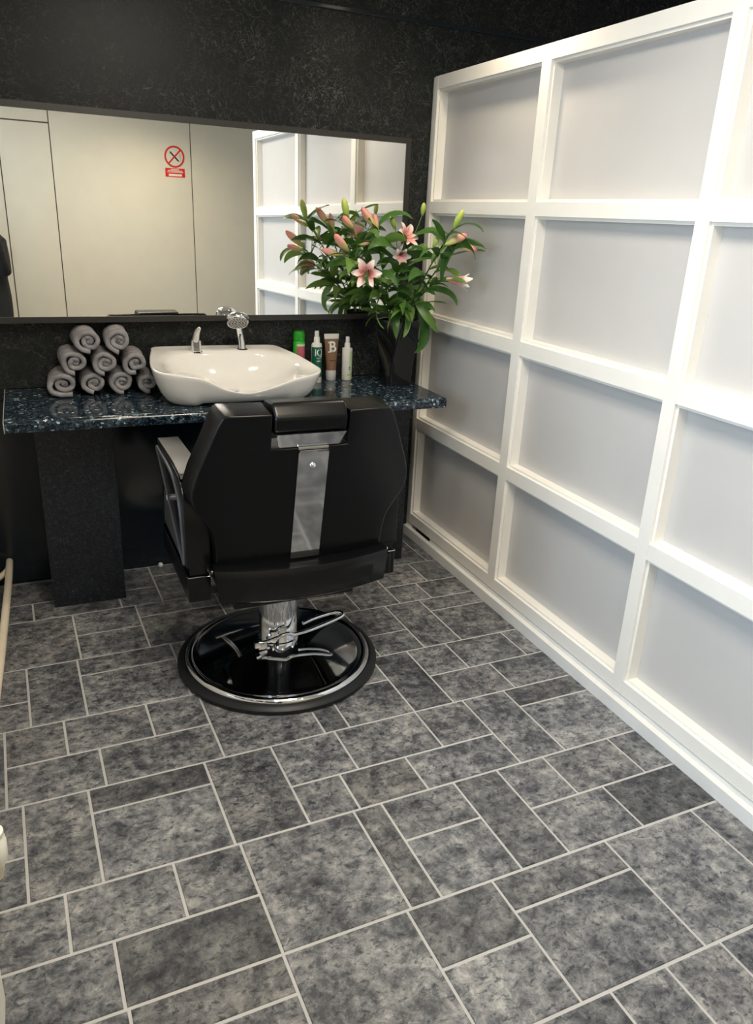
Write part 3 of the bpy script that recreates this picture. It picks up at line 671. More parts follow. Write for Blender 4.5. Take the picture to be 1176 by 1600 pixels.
# ------------------------------------------------------------ vase
vc = Vector((-0.203, -0.215, Z0))
vase = empty('vase', vc, 'tall square black glazed vase holding the lilies', 'vase')
def sq(h, z, tw, rr=0.25, n=8):
    pts = round_poly([(-h, -h), (h, -h), (h, h), (-h, h)], h * rr, n); c_, s_ = math.cos(tw), math.sin(tw)
    return [Vector((vc.x + a*c_ - b_*s_, vc.y + a*s_ + b_*c_, z)) for a, b_ in pts]
VR = []
for i in range(15):
    s = i / 14; h = 0.052 + 0.006 * s + 0.014 * s * s
    VR.append(sq(h, Z0 + 0.272 * s, 0.10 + 0.55 * s * s, 0.28 - 0.12 * s))
for s, ins in ((1.0, 0.005), (0.85, 0.006), (0.5, 0.006), (0.12, 0.006)):
    h = 0.052 + 0.006 * s + 0.014 * s * s - ins
    VR.append(sq(h, Z0 + 0.272 * s - (0 if s < 1 else -0.0005), 0.10 + 0.55 * s * s, 0.28 - 0.12 * s))
n = len(VR[0]); vs = [v for r in VR for v in r]
fs = [(r*n+i, r*n+(i+1) % n, (r+1)*n+(i+1) % n, (r+1)*n+i) for r in range(len(VR)-1) for i in range(n)] + [tuple(range(n))[::-1], tuple((len(VR)-1)*n+i for i in range(n))]
mobj('vase_body', vs, fs, VASE, vase, ang=30)

# ------------------------------------------------------------ lilies
def set_t(me, ts):
    at = me.attributes.new('t', 'FLOAT', 'POINT')
    for i, t_ in enumerate(ts): at.data[i].value = t_
def leaf_mesh(L_, w, droop, fold, twist, seed):
    nl, nw = 10, 4; vs, ts, fs = [], [], []
    p = Vector((0, 0, 0)); ang = 0.0; rnd = random.Random(seed)
    for i in range(nl + 1):
        s = i / nl; wd = w * (math.sin(math.pi * min(1, s * 0.93 + 0.07)) ** 0.75) * (1 - 0.25 * s) + 0.0006
        a = ang; d = Vector((math.cos(a), 0, math.sin(a)))
        up_ = Vector((-math.sin(a), 0, math.cos(a)))
        for k in range(nw + 1):
            u = (k / nw - 0.5) * 2; tw = twist * s
            off = Vector((0, u * wd * math.cos(tw), 0)) + up_ * (abs(u) * wd * fold + u * wd * math.sin(tw) + 0.0015 * math.sin(9 * s + u * 2 + seed))
            vs.append(p + off); ts.append(s)
        p = p + d * (L_ / nl); ang -= droop / nl * (0.5 + s)
    m_ = nw + 1
    for i in range(nl):
        for k in range(nw): fs.append((i*m_+k, i*m_+k+1, (i+1)*m_+k+1, (i+1)*m_+k))
    me = bpy.data.meshes.new('leaf'); me.from_pydata([tuple(v) for v in vs], [], fs); me.update()
    me.polygons.foreach_set('use_smooth', [True] * len(me.polygons)); me.materials.append(LEAF)
    return me
LEAVES = [leaf_mesh(0.175, 0.021, 1.2, 0.25, 0.7, 1), leaf_mesh(0.150, 0.019, 0.5, 0.3, -0.8, 2), leaf_mesh(0.190, 0.023, 2.0, 0.2, 1.0, 3), leaf_mesh(0.130, 0.017, 0.8, 0.3, 0.6, 4), leaf_mesh(0.170, 0.025, 1.7, 0.15, -1.2, 5)]
def bud_mesh(L_, r, mt):
    prof = [(0.001, 0), (0.35*r, 0.04*L_), (0.62*r, 0.16*L_), (0.88*r, 0.36*L_), (1.0*r, 0.56*L_), (0.92*r, 0.74*L_), (0.66*r, 0.89*L_), (0.3*r, 0.97*L_), (0.0005, L_)]
    vs, fs = lathe_vf(prof, 18, lobes=lambda a, s: 1 + 0.10 * math.cos(3 * a) * math.sin(math.pi * s))
    me = bpy.data.meshes.new('bud'); me.from_pydata(vs, [], fs); me.update(); set_t(me, [v[2] / L_ for v in vs])
    me.polygons.foreach_set('use_smooth', [True] * len(me.polygons)); me.materials.append(mt); return me
BUDM = {'g': bud_mesh(0.078, 0.0125, BUDG), 'p': bud_mesh(0.092, 0.0135, BUDP), 's': bud_mesh(0.058, 0.011, BUDP), 'y': bud_mesh(0.050, 0.010, BUDG)}
def petal_mesh(L_, w, curl, open_):
    nl, nw = 10, 4; vs, ts, fs = [], [], []
    p = Vector((0.003, 0, 0)); ang = math.pi/2 - open_ * 0.25
    for i in range(nl + 1):
        s = i / nl; wd = w * (math.sin(math.pi * (0.06 + 0.92 * s)) ** 0.8) + 0.0008
        d = Vector((math.cos(ang), 0, math.sin(ang))); up_ = Vector((-math.sin(ang), 0, math.cos(ang)))
        for k in range(nw + 1):
            u = (k / nw - 0.5) * 2
            vs.append(p + Vector((0, u * wd, 0)) + up_ * (u * u * wd * 0.45 * (1 - 0.6*s) + 0.001 * math.sin(12*s + 3*u))); ts.append(s)
        p = p + d * (L_ / nl); ang -= (open_ * 0.75 + curl * s) / nl * 1.4
    m_ = nw + 1
    for i in range(nl):
        for k in range(nw): fs.append((i*m_+k, i*m_+k+1, (i+1)*m_+k+1, (i+1)*m_+k))
    me = bpy.data.meshes.new('petal'); me.from_pydata([tuple(v) for v in vs], [], fs); me.update(); set_t(me, ts)
    me.polygons.foreach_set('use_smooth', [True] * len(me.polygons)); me.materials.append(PETAL); return me
PET = {'half': petal_mesh(0.100, 0.015, 0.15, 0.42), 'open': petal_mesh(0.085, 0.017, 0.9, 1.0), 'small': petal_mesh(0.050, 0.012, 1.2, 1.0)}
def place(name, me, parent, mat4):
    o = bpy.data.objects.new(name, me); COL.objects.link(o)
    o.parent = parent; o.matrix_basis = wmat(parent).inverted() @ mat4
    return o
def aim_mat(p, d, roll=0.0, axis='Z'):
    R_ = Vector(d).normalized().to_track_quat(axis, 'Y' if axis != 'Y' else 'Z').to_matrix().to_4x4()
    return Matrix.Translation(p) @ R_ @ Matrix.Rotation(roll, 4, axis)
def flower(kind, parent, p, d, roll):
    fl = bpy.data.objects.new('flower', None); COL.objects.link(fl); fl.empty_display_size = 0.02
    m4 = aim_mat(p, d, roll); fl.parent = parent; fl.matrix_basis = wmat(parent).inverted() @ m4
    for k in range(6):
        o = bpy.data.objects.new('petal', PET[kind]); COL.objects.link(o); o.parent = fl
        o.matrix_basis = Matrix.Rotation(k * math.pi/3, 4, 'Z') @ Matrix.Scale(1.0 if k % 2 == 0 else 0.93, 4)
    if kind == 'open':
        for k in range(6):
            a = k * math.pi/3 + 0.5; tip = Vector((0.020*math.cos(a), 0.020*math.sin(a), 0.052))
            vs, fs = tube_vf([(0, 0, 0.005), tip*0.5 + Vector((0, 0, 0.006)), tip, tip + Vector((0.004*math.cos(a+1), 0.004*math.sin(a+1), 0.003))], [0.0008, 0.0008, 0.0008, 0.0022], 6)
            me = bpy.data.meshes.new('stamen'); me.from_pydata([tuple(v) for v in vs], [], fs); me.materials.append(ANTHER)
            o = bpy.data.objects.new('stamen', me); COL.objects.link(o); o.parent = fl
    return fl
# each stem: head point, heads [(kind, base, tip)], label, leaf seed
ST = [
 (( -0.467, -0.270, 1.455), [('g', (-0.467, -0.270, 1.455), (-0.488, -0.275, 1.536)), ('p', (-0.450, -0.29, 1.425), (-0.515, -0.33, 1.47))], 'lily stem with the tallest upright green bud, over the mirror side', 11),
 ((-0.352, -0.280, 1.425), [('p', (-0.352, -0.280, 1.428), (-0.418, -0.285, 1.505)), ('p', (-0.338, -0.270, 1.405), (-0.355, -0.270, 1.480))], 'lily stem with two rosy upright buds at the top of the bouquet', 12),
 ((-0.468, -0.300, 1.335), [('p', (-0.468, -0.300, 1.340), (-0.542, -0.330, 1.405)), ('s', (-0.430, -0.290, 1.370), (-0.378, -0.300, 1.378)), ('p', (-0.485, -0.26, 1.325), (-0.565, -0.25, 1.345))], 'lily stem with a large orange pink bud leaning left', 13),
 ((-0.400, -0.330, 1.262), [('open', (-0.400, -0.330, 1.258), (-0.440, -0.400, 1.275))], 'lily stem with the open pink star flower low on the left', 14),
 ((-0.252, -0.290, 1.350), [('small', (-0.246, -0.300, 1.338), (-0.262, -0.350, 1.318)), ('y', (-0.262, -0.27, 1.43), (-0.285, -0.27, 1.482))], 'lily stem with small pale flower in the middle of the bouquet', 15),
 ((-0.205, -0.270, 1.395), [('open', (-0.235, -0.265, 1.385), (-0.205, -0.32, 1.425)), ('y', (-0.140, -0.255, 1.485), (-0.135, -0.255, 1.535))], 'lily stem with upright open pink flower above the vase', 16),
 ((-0.140, -0.505, 1.435), [('g', (-0.138, -0.515, 1.442), (-0.106, -0.525, 1.513)), ('p', (-0.169, -0.520, 1.385), (-0.078, -0.525, 1.425))], 'lily stem with the green bud pointing up before the partition', 17),
 ((-0.120, -0.515, 1.375), [('p', (-0.112, -0.520, 1.382), (-0.028, -0.525, 1.370)), ('y', (-0.209, -0.50, 1.375), (-0.190, -0.50, 1.42))], 'lily stem with a pink bud stretching furthest right', 18),
 ((-0.160, -0.500, 1.262), [('half', (-0.152, -0.515, 1.262), (-0.040, -0.535, 1.248))], 'lily stem with half opened pink flower low on the right', 19),
]
for hi, (head, heads, lab, sd) in enumerate(ST):
    rnd = random.Random(sd); head = Vector(head)
    a0 = rnd.random() * 6.28
    dirx = (head - vc); dirx.z = 0; dn = dirx.normalized()
    foot = vc + Vector((-dn.x * 0.020 + 0.012*math.cos(hi*0.7), -dn.y * 0.020 + 0.012*math.sin(hi*0.7), 0.045))
    mouth = vc + Vector((dn.x * 0.045, dn.y * 0.045, 0.285))
    mid = mouth * 0.5 + head * 0.5 + Vector((dn.x * 0.01, dn.y * 0.01, 0.03))
    st = empty('lily_stem', tuple(foot), lab, 'lily', 'lilies in the black vase')
    pts = catmull([foot, foot*0.45 + mouth*0.55, mouth, mid, head], 7)
    tube('stem', pts, [0.0042 - 0.0018 * i / (len(pts)-1) for i in range(len(pts))], STEM, st, 8)
    for kind, b_, tp in heads:
        b_ = Vector(b_); tp = Vector(tp); d = tp - b_
        k_at = pts[-4] if (b_ - head).length > 0.015 else None
        if k_at is not None: tube('flower_stalk', catmull([k_at, (k_at + b_)*0.5 + Vector((0, 0, -0.004)), b_], 5), 0.0017, STEM, st, 6)
        if kind in BUDM:
            L0 = {'g': 0.078, 'p': 0.092, 's': 0.058, 'y': 0.050}[kind]
            place('bud', BUDM[kind], st, aim_mat(b_ - d.normalized()*0.003, d, rnd.random()*6) @ Matrix.Scale(max(0.9, d.length / L0), 4))
        else: flower(kind, st, b_, d, rnd.random()*6)
    nlv = 13
    for k in range(nlv):
        s = 0.50 + 0.48 * k / (nlv - 1); f = s * (len(pts) - 1); i = int(f); i = min(i, len(pts) - 2)
        p = pts[i].lerp(pts[i+1], f - i); tng = (pts[i+1] - pts[i]).normalized()
        a = a0 + k * 2.4
        side = Vector((math.cos(a), math.sin(a) * 0.8 - 0.15, 0.0))
        d = (side * 0.95 + tng * (0.55 + 0.4 * rnd.random()) + Vector((0, 0, -0.15 if k < 5 else 0.05))).normalized()
        sc = 0.72 + 0.36 * rnd.random()
        tipx = p + d * 0.14 * sc
        if tipx.x > -0.02 or p.x > -0.07:
            d.x = -abs(d.x) * 0.5 if p.x > -0.07 else min(d.x, (-0.03 - p.x) / (0.15 * sc)); d.normalize()
        if tipx.y > -0.10 : d.y = -abs(d.y); d.normalize()
        upv = Vector((0, 0, 1)); xa = d; ya = upv.cross(xa)
        if ya.length < 0.05: ya = Vector((0, 1, 0))
        ya.normalize(); za = xa.cross(ya)
        R_ = Matrix((xa, ya, za)).transposed().to_4x4()
        m4 = Matrix.Translation(p) @ R_ @ Matrix.Rotation((rnd.random()-0.5)*0.9, 4, 'X') @ Matrix.Scale(sc, 4)
        place('leaf', LEAVES[rnd.randrange(5)], st, m4)

# a few long leaves hanging over the vase
HANG = [(8, (-0.165, -0.300, 1.150), (0.35, -0.35, -0.75), 2, 1.05, 0.5), (8, (-0.155, -0.290, 1.120), (0.45, -0.30, -0.85), 4, 1.15, -0.4), (7, (-0.180, -0.320, 1.170), (0.20, -0.60, -0.55), 0, 1.0, 0.9), (3, (-0.245, -0.290, 1.140), (-0.25, -0.45, -0.80), 1, 0.95, 0.2), (4, (-0.215, -0.310, 1.150), (-0.05, -0.50, -0.80), 3, 1.1, -0.6), (3, (-0.300, -0.290, 1.200), (-0.60, -0.25, -0.50), 2, 0.95, 0.4)]
stems = [o_ for o_ in COL.objects if o_.name.startswith('lily_stem') and o_.type == 'EMPTY']
for si, p, d, li, sc, rl_ in HANG:
    xa = Vector(d).normalized(); ya = Vector((0, 0, 1)).cross(xa).normalized(); za = xa.cross(ya)
    place('leaf', LEAVES[li], stems[si], Matrix.Translation(p) @ Matrix((xa, ya, za)).transposed().to_4x4() @ Matrix.Rotation(rl_, 4, 'X') @ Matrix.Scale(sc, 4))

# ------------------------------------------------------------ barber chair
ch = empty('barber_chair', (-0.94, -0.925, 0.0), 'black leather barber chair with round chrome base facing the mirror', 'barber chair')
def cl(name, *a, **k): return lathe(name, *a, parent=ch, local=True, **k)
lathe('base_plate', [(0.0, 0.012), (0.31, 0.012), (0.319, 0.018), (0.321, 0.026), (0.318, 0.034), (0.312, 0.039), (0.304, 0.0405), (0.296, 0.039), (0.290, 0.0375), (0.27, 0.043), (0.22, 0.056), (0.16, 0.071), (0.11, 0.081), (0.07, 0.086), (0.0, 0.086)], CHROME, ch, 96, local=True, ang=60)
lathe('rubber_ring', [(0.305, 0.0005), (0.340, 0.0005), (0.346, 0.006), (0.346, 0.016), (0.338, 0.024), (0.325, 0.028), (0.3215, 0.026), (0.3215, 0.012), (0.305, 0.011)], RUBBER, ch, 96, local=True)
lathe('column', [(0.070, 0.083), (0.070, 0.092), (0.0655, 0.095), (0.0655, 0.31), (0.060, 0.315), (0.0, 0.316)], CHROME, ch, 56, local=True)
# foot pump lever
lev = tube('pump_lever', catmull([(-0.092, -0.065, 0.112), (-0.06, -0.082, 0.122), (0.0, -0.092, 0.145), (0.03, -0.088, 0.135), (0.10, -0.078, 0.138), (0.205, -0.055, 0.150), (0.225, -0.040, 0.154), (0.205, -0.022, 0.156), (0.13, -0.030, 0.152), (0.075, -0.045, 0.146)], 6), 0.0065, CHROME, ch, 10, local=True)
box('lever_bracket', (-0.104, -0.076, 0.096), (-0.084, -0.056, 0.118), CHROME, ch, 0.004, local=True)
box('lever_pivot', (-0.09, -0.070, 0.085), (-0.060, -0.035, 0.110), BRUSH, ch, 0.004, local=True)
# under-frame and seat
box('seat_frame', (-0.20, -0.19, 0.316), (0.20, 0.20, 0.385), PLASTIC, ch, 0.012, local=True)
box('seat', (-0.250, -0.215, 0.386), (0.250, 0.285, 0.545), LEATHER, ch, 0.035, 4, local=True)
# backrest: three columns with a notch for the headrest
def half_w(z):
    K = [(0.44, 0.262), (0.585, 0.268), (0.62, 0.280), (0.66, 0.305), (0.695, 0.327), (0.725, 0.335), (0.755, 0.331), (0.80, 0.318), (0.88, 0.286), (0.945, 0.262), (0.966, 0.252), (0.974, 0.240)]
    for (a, wa), (b_, wb) in zip(K, K[1:]):
        if z <= b_: return wa + (wb - wa) * (z - a) / (b_ - a)
    return K[-1][1]
def yback(x, z): return -0.225 - 0.085 * (z - 0.44) / 0.54 - 0.022 * (1 - (x / 0.33) ** 2)
zs = [0.44, 0.47, 0.52, 0.56, 0.60, 0.62, 0.635, 0.655, 0.675, 0.692, 0.71, 0.725, 0.74, 0.753, 0.765, 0.78, 0.80, 0.84, 0.862, 0.90, 0.93, 0.945, 0.957, 0.967, 0.974]
NX = 0.112; bm = bmesh.new(); G = {}
def xcols(z):
    w = half_w(z); o_ = [NX + (w - NX) * k / 4 for k in range(1, 5)]
    return [-x for x in o_[::-1]] + [-NX, -NX/2, 0, NX/2, NX] + o_
for layer in (0, 1):
    for i, z in enumerate(zs):
        for k, x in enumerate(xcols(z)):
            if layer == 0:
                u = (abs(x) - NX) / (half_w(z) - NX) if abs(x) > NX else 0.0
                xb = math.copysign(abs(x) - 0.006 * max(u, 0) ** 1.5, x); zb = z - 0.012 * max(0, (z - 0.90) / 0.082)
                G[layer, i, k] = bm.verts.new((xb, yback(xb, zb), zb))
            else: G[layer, i, k] = bm.verts.new((x, yback(x, z) + 0.115, z))
NK = 13
def inside(i, k): return not (zs[i] >= 0.862 - 1e-6 and 4 <= k < 8)
for i in range(len(zs) - 1):
    for k in range(NK - 1):
        if inside(i, k):
            bm.faces.new((G[0, i, k], G[0, i, k+1], G[0, i+1, k+1], G[0, i+1, k]))
            bm.faces.new((G[1, i, k], G[1, i+1, k], G[1, i+1, k+1], G[1, i, k+1]))
            for (di, dk, a, b_) in ((-1, 0, (i, k), (i, k+1)), (1, 0, (i+1, k+1), (i+1, k)), (0, -1, (i+1, k), (i, k)), (0, 1, (i, k+1), (i+1, k+1))):
                ii, kk = i + di, k + dk
                if not (0 <= ii < len(zs) - 1 and 0 <= kk < NK - 1 and inside(ii, kk)):
                    bm.faces.new((G[0, *a], G[1, *a], G[1, *b_], G[0, *b_]))
loose = [v for v in bm.verts if not v.link_faces]
for v in loose: bm.verts.remove(v)
bmesh.ops.recalc_face_normals(bm, faces=bm.faces[:])
es = [e_ for e_ in bm.edges if len(e_.link_faces) == 2 and e_.calc_face_angle(0) > math.radians(50)]
bmesh.ops.bevel(bm, geom=es, offset=0.015, segments=4, profile=0.55, affect='EDGES', clamp_overlap=True)
back = from_bm('backrest', bm, LEATHER, ch, True, True, 75)
for s in (-1, 1):   # piping along the rear seam
    pp = [(s * (half_w(z) - 0.0085), yback(half_w(z) - 0.009, z) + 0.0045, z) for z in zs[2:-6]]
    tube('piping', pp, 0.0022, LEATHER, back, 6, local=True)
# lower plastic band
vs, fs = [], []; nb = 24
for (dy, z, w) in ((0.03, 0.392, 0.245), (-0.008, 0.388, 0.252), (-0.022, 0.400, 0.262), (-0.024, 0.480, 0.270), (-0.018, 0.498, 0.272), (-0.002, 0.503, 0.272), (0.03, 0.503, 0.268)):
    for k in range(nb + 1):
        u = -1 + 2 * k / nb; x = u * w; vs.append((x, -0.258 - 0.026 * (1 - u*u) + dy, z - 0.016 * (1 - u*u) * 0.6))
m_ = nb + 1
fs = [(i*m_+k, i*m_+k+1, (i+1)*m_+k+1, (i+1)*m_+k) for i in range(6) for k in range(nb)] + [tuple(range(m_))[::-1] + tuple(6*m_+k for k in range(m_))] + [tuple(i*m_ for i in range(7)), tuple(i*m_ + nb for i in range(6, -1, -1))]
mobj('back_band', vs, fs, PLASTIC, ch, True, ang=50)
box('band_end', (0.2725, -0.255, 0.40), (0.297, -0.210, 0.470), PLASTIC, ch, 0.005, local=True)
for s in (-1, 1):
    v2, f2 = lathe_vf([(0.0055, 0), (0.005, 0.003), (0.0, 0.0045)], 14); mobj('band_screw', [(s * 0.2755 + s * v[2] * 0.9, -0.262 + v[0], 0.494 + v[1]) for v in v2], f2, CHROME, ch, True)
# headrest, its plate and the steel strip
hr = prism('headrest', round_poly([(-0.318, 0.902), (-0.205, 0.905), (-0.205, 0.980), (-0.295, 0.988), (-0.330, 0.952)], 0.014, 4), 'x', -0.106, 0.106, LEATHER, ch, 0.010, 3, local=True)
vs = [(-0.090, -0.312, 0.866), (0.086, -0.312, 0.866), (0.100, -0.330, 0.906), (-0.102, -0.330, 0.906)]
vs += [(x, y + 0.006, z) for x, y, z in vs]
mobj('headrest_plate', vs, [(0, 1, 2, 3), (7, 6, 5, 4), (0, 4, 5, 1), (1, 5, 6, 2), (2, 6, 7, 3), (3, 7, 4, 0)], BRUSH, ch, True, smooth=False)
prism('strip_hook', [(-0.037, 0.857), (0.052, 0.857), (0.052, 0.865), (-0.037, 0.865)], 'y', -0.318, -0.285, CHROME, ch, 0.001, local=True)
vs, fs = [], []
SZ = [0.502, 0.52, 0.58, 0.66, 0.74, 0.80, 0.846, 0.856]
for off in (0.004, 0.0005):
    for z in SZ:
        for x in (-0.045, 0.045):
            xx = x + 0.004 + 0.006 * (z - 0.49) / 0.35; vs.append((xx, yback(xx, z) - off - (0.010 if z > 0.85 else 0.0), z))
nz_ = len(SZ)
for i in range(nz_ - 1):
    fs.append((2*i, 2*i+1, 2*i+3, 2*i+2)); o2 = 2*nz_; fs.append((o2+2*i+1, o2+2*i, o2+2*i+2, o2+2*i+3))
    fs.append((2*i, 2*i+2, o2+2*i+2, o2+2*i)); fs.append((2*i+1, o2+2*i+1, o2+2*i+3, 2*i+3))
fs += [(0, o2, o2+1, 1), (2*nz_-2, 2*nz_-1, o2+2*nz_-1, o2+2*nz_-2)]
stp = mobj('steel_strip', vs, fs, BRUSH, ch, True, ang=30)
v2, f2 = lathe_vf([(0.0095, 0), (0.0095, 0.002), (0.007, 0.005), (0.0, 0.0065)], 20); mobj('screw', [(0.0 + v[0] + 0.008, yback(0, 0.806) - 0.004 - v[2], 0.806 + v[1]) for v in v2], [f[::-1] for f in f2], CHROME, stp, True)
# arms
for s in (-1, 1):
    xo, xi = s * 0.338, s * 0.266
    a, b_ = (xo, xi) if s < 0 else (xi, xo)
    arm = prism('arm_frame', round_poly([(0.265, 0.722), (0.262, 0.745), (-0.04, 0.752), (-0.150, 0.742), (-0.188, 0.705), (-0.198, 0.62), (-0.202, 0.485), (-0.170, 0.485), (-0.05, 0.55), (0.12, 0.65), (0.225, 0.715)], [0.006, 0.010, 0.05, 0.06, 0.06, 0.05, 0.004, 0.004, 0.05, 0.05, 0.01], 5), 'x', a, b_, PLASTIC, ch, 0.006, 3, local=True)
    prism('arm_pad', round_poly([(0.262, 0.742), (0.260, 0.757), (-0.04, 0.764), (-0.140, 0.756), (-0.155, 0.745), (-0.04, 0.7525)], [0.006, 0.006, 0.05, 0.01, 0.004, 0.03], 4), 'x', a + 0.003, b_ - 0.003, ARMPAD, arm, 0.004, 2, local=True)
    # lens shaped recess outlined by two pale bars on the outer face
    x1 = xo + s * 0.001
    up1 = catmull([(x1, 0.252, 0.728), (x1, 0.08, 0.728), (x1, -0.06, 0.716), (x1, -0.140, 0.665), (x1, -0.172, 0.575), (x1, -0.178, 0.492)], 5)
    lo1 = catmull([(x1, 0.252, 0.724), (x1, 0.18, 0.690), (x1, 0.04, 0.605), (x1, -0.08, 0.535), (x1, -0.175, 0.488)], 5)
    tube('outer_bar', up1, 0.0060, GREYPLAST, arm, 8, local=True); tube('lower_bar', lo1, 0.0060, GREYPLAST, arm, 8, local=True)
    v2, f2 = lathe_vf([(0.010, 0), (0.010, 0.016), (0.008, 0.018), (0, 0.018)], 16); mobj('bolt', [(xo + s * v[2], -0.005 + v[0], 0.640 + v[1]) for v in v2], f2 if s > 0 else [f[::-1] for f in f2], CHROME, arm, True)
    sp = prism('side_panel', round_poly([(0.225, 0.70), (0.255, 0.60), (0.255, 0.455), (-0.195, 0.455), (-0.195, 0.483), (-0.170, 0.485), (-0.05, 0.545), (0.12, 0.645)], [0.01, 0.04, 0.006, 0.004, 0.002, 0.01, 0.05, 0.05], 5), 'x', a + 0.010, b_ - 0.010, PLASTIC, ch, 0.004, 2, local=True)
    prism('inset_panel', round_poly([(0.18, 0.615), (0.215, 0.480), (-0.160, 0.470), (-0.04, 0.535)], [0.03, 0.02, 0.01, 0.05], 5), 'x', (a + 0.004) if s < 0 else (b_ - 0.010), (a + 0.010) if s < 0 else (b_ - 0.004), GREYPLAST, sp, 0.002, 1, local=True)
    rl = box('side_rail', (a + 0.002, -0.202, 0.372), (b_ - 0.002, 0.258, 0.4535), PLASTIC, ch, 0.006, local=True)
    tube('trim_line', [(s * 0.3365, -0.198, 0.4545), (s * 0.3365, 0.254, 0.4545)], 0.0018, CHROME, rl, 6, local=True)
    tube('trim_line', [(s * 0.3345, -0.2025, 0.4535), (s * 0.2705, -0.2025, 0.4535)], 0.0014, CHROME, rl, 6, local=True)
    box('arm_mount', (0.252 if s > 0 else -0.266, -0.10, 0.40), (0.266 if s > 0 else -0.252, 0.10, 0.47), BRUSH, ch, 0.002, local=True)
# footrest, towards the wall
for s in (-1, 1): tube('footrest_bar', catmull([(s*0.17, 0.19, 0.345), (s*0.17, 0.30, 0.30), (s*0.17, 0.37, 0.20), (s*0.17, 0.42, 0.16)], 5), 0.011, CHROME, ch, 10, local=True)
box('footrest_plate', (-0.20, 0.40, 0.150), (0.20, 0.53, 0.168), BRUSH, ch, 0.006, local=True)

# ------------------------------------------------------------ radiator, valve and pipe at the left
rad = empty('radiator', (-1.81, -2.6, 0.12), 'cream panel radiator on the left wall, only its corner in view', 'radiator')
box('panel_body', (-1.836, -3.05, 0.13), (-1.790, -2.06, 0.44), RADIATOR, rad, 0.006)
V_ = bmesh.new()
for k in range(20): add_box(V_, (-1.790, -3.02 + 0.042 * k, 0.16), (-1.7875, -2.998 + 0.042 * k, 0.41))
from_bm('fluting', V_, RADIATOR, rad, smooth=False)
box('wall_bracket', (XL, -2.75, 0.25), (-1.836, -2.70, 0.40), RADIATOR, rad)
val = lathe('valve_body', [(0.010, 0.343), (0.012, 0.355), (0.014, 0.360), (0.014, 0.375), (0.020, 0.378)], CREAM, rad, 20, (-1.779, -1.99, 0))
lathe('valve_knob', [(0.019, 0.378), (0.0215, 0.384), (0.0225, 0.425), (0.019, 0.431), (0.019, 0.434), (0.0205, 0.437), (0.0205, 0.444), (0.0, 0.446)], RADIATOR, val, 40, (-1.779, -1.99, 0), lobes=lambda a, s: 1 + (0.035 * math.cos(14 * a) if 0.1 < s < 0.4 else 0))
tube('valve_tail', [(-1.779, -1.99, 0.352), (XL + 0.001, -1.99, 0.352)], 0.009, CREAM, val, 12)
pipe = empty('heating_pipe', (-1.80, -0.9, 0.10), 'cream painted heating pipe low along the left wall', 'pipe')
tube('pipe_run', catmull([(-1.797, -0.034, 0.105), (-1.801, -0.25, 0.10), (-1.820, -0.80, 0.10), (-1.838, -1.25, 0.10), (-1.836, -1.90, 0.10), (-1.84, -1.99, 0.105), (-1.84, -2.06, 0.12), (-1.82, -2.095, 0.16)], 6), 0.0135, CREAM, pipe, 14)
tube('pipe_branch', catmull([(-1.800, -0.060, 0.092), (-1.812, -0.10, 0.088), (-1.838, -0.14, 0.085), (XL + 0.002, -0.15, 0.085)], 5), 0.012, CREAM, pipe, 12)
st = lathe('floor_stop', [(0.007, 0.0), (0.010, 0.004), (0.0105, 0.011), (0.007, 0.017), (0.0, 0.019)], WPL, None, 20, (0, 0, 0)); st.location = (-1.208, -0.046, 0.0002)
tag(st, 'tiny white round stop on the floor at the foot of the dark wall', 'floor stop')

# ------------------------------------------------------------ no smoking sign on the panel behind (seen in the mirror)
RED = simple('sign_red', (0.62, 0.022, 0.018), 0.4); BLK = simple('sign_black', (0.01, 0.01, 0.01), 0.5); SMK = simple('sign_grey', (0.42, 0.40, 0.34), 0.5); SWH = simple('sign_white', (0.78, 0.72, 0.60), 0.5)
sg = empty('no_smoking_sign', (-0.157, YF, 1.85), 'red round no smoking sign above a red notice on beige panel', 'sign')
sx, sz, sy = -0.157, 1.949, YF
def ysl(name, pts, y0, y1, m): return prism(name, pts, 'y', sy + y0, sy + y1, m, sg)
n = 48; outer = [(sx + 0.083*math.cos(2*math.pi*k/n), sz + 0.083*math.sin(2*math.pi*k/n)) for k in range(n)]
ysl('disc', outer, 0.0003, 0.0010, BEIGE)
vs, fs = [], []
for y in (0.0010, 0.0018):
    for r in (0.083, 0.069):
        for k in range(n): a = 2*math.pi*k/n; vs.append((sx + r*math.cos(a), sy + y, sz + r*math.sin(a)))
for k in range(n):
    k2 = (k+1) % n
    fs += [(2*n+k, 3*n+k, 3*n+k2, 2*n+k2), (k, 2*n+k, 2*n+k2, k2), (n+k, n+k2, 3*n+k2, 3*n+k)]
mobj('ring', vs, fs, RED, sg, smooth=False)
def bar(name, ax, az, bx, bz, w, y0, y1, m):
    d = Vector((bx-ax, bz-az)).normalized(); p = Vector((-d.y, d.x)) * w / 2
    ysl(name, [(ax-p.x, az-p.y), (bx-p.x, bz-p.y), (bx+p.x, bz+p.y), (ax+p.x, az+p.y)], y0, y1, m)
bar('cigarette', sx - 0.036, sz + 0.036, sx + 0.034, sz - 0.034, 0.012, 0.0010, 0.0016, BLK)
bar('smoke', sx + 0.046, sz - 0.040, sx + 0.052, sz + 0.02, 0.006, 0.0010, 0.0014, SMK); bar('smoke', sx + 0.040, sz - 0.01, sx + 0.046, sz + 0.03, 0.005, 0.0010, 0.0014, SMK)
bar('slash', sx + 0.050, sz + 0.052, sx - 0.050, sz - 0.052, 0.012, 0.0016, 0.0022, RED)
ysl('notice', [(sx - 0.081, 1.793), (sx + 0.081, 1.793), (sx + 0.081, 1.861), (sx - 0.081, 1.861)], 0.0003, 0.0012, RED)
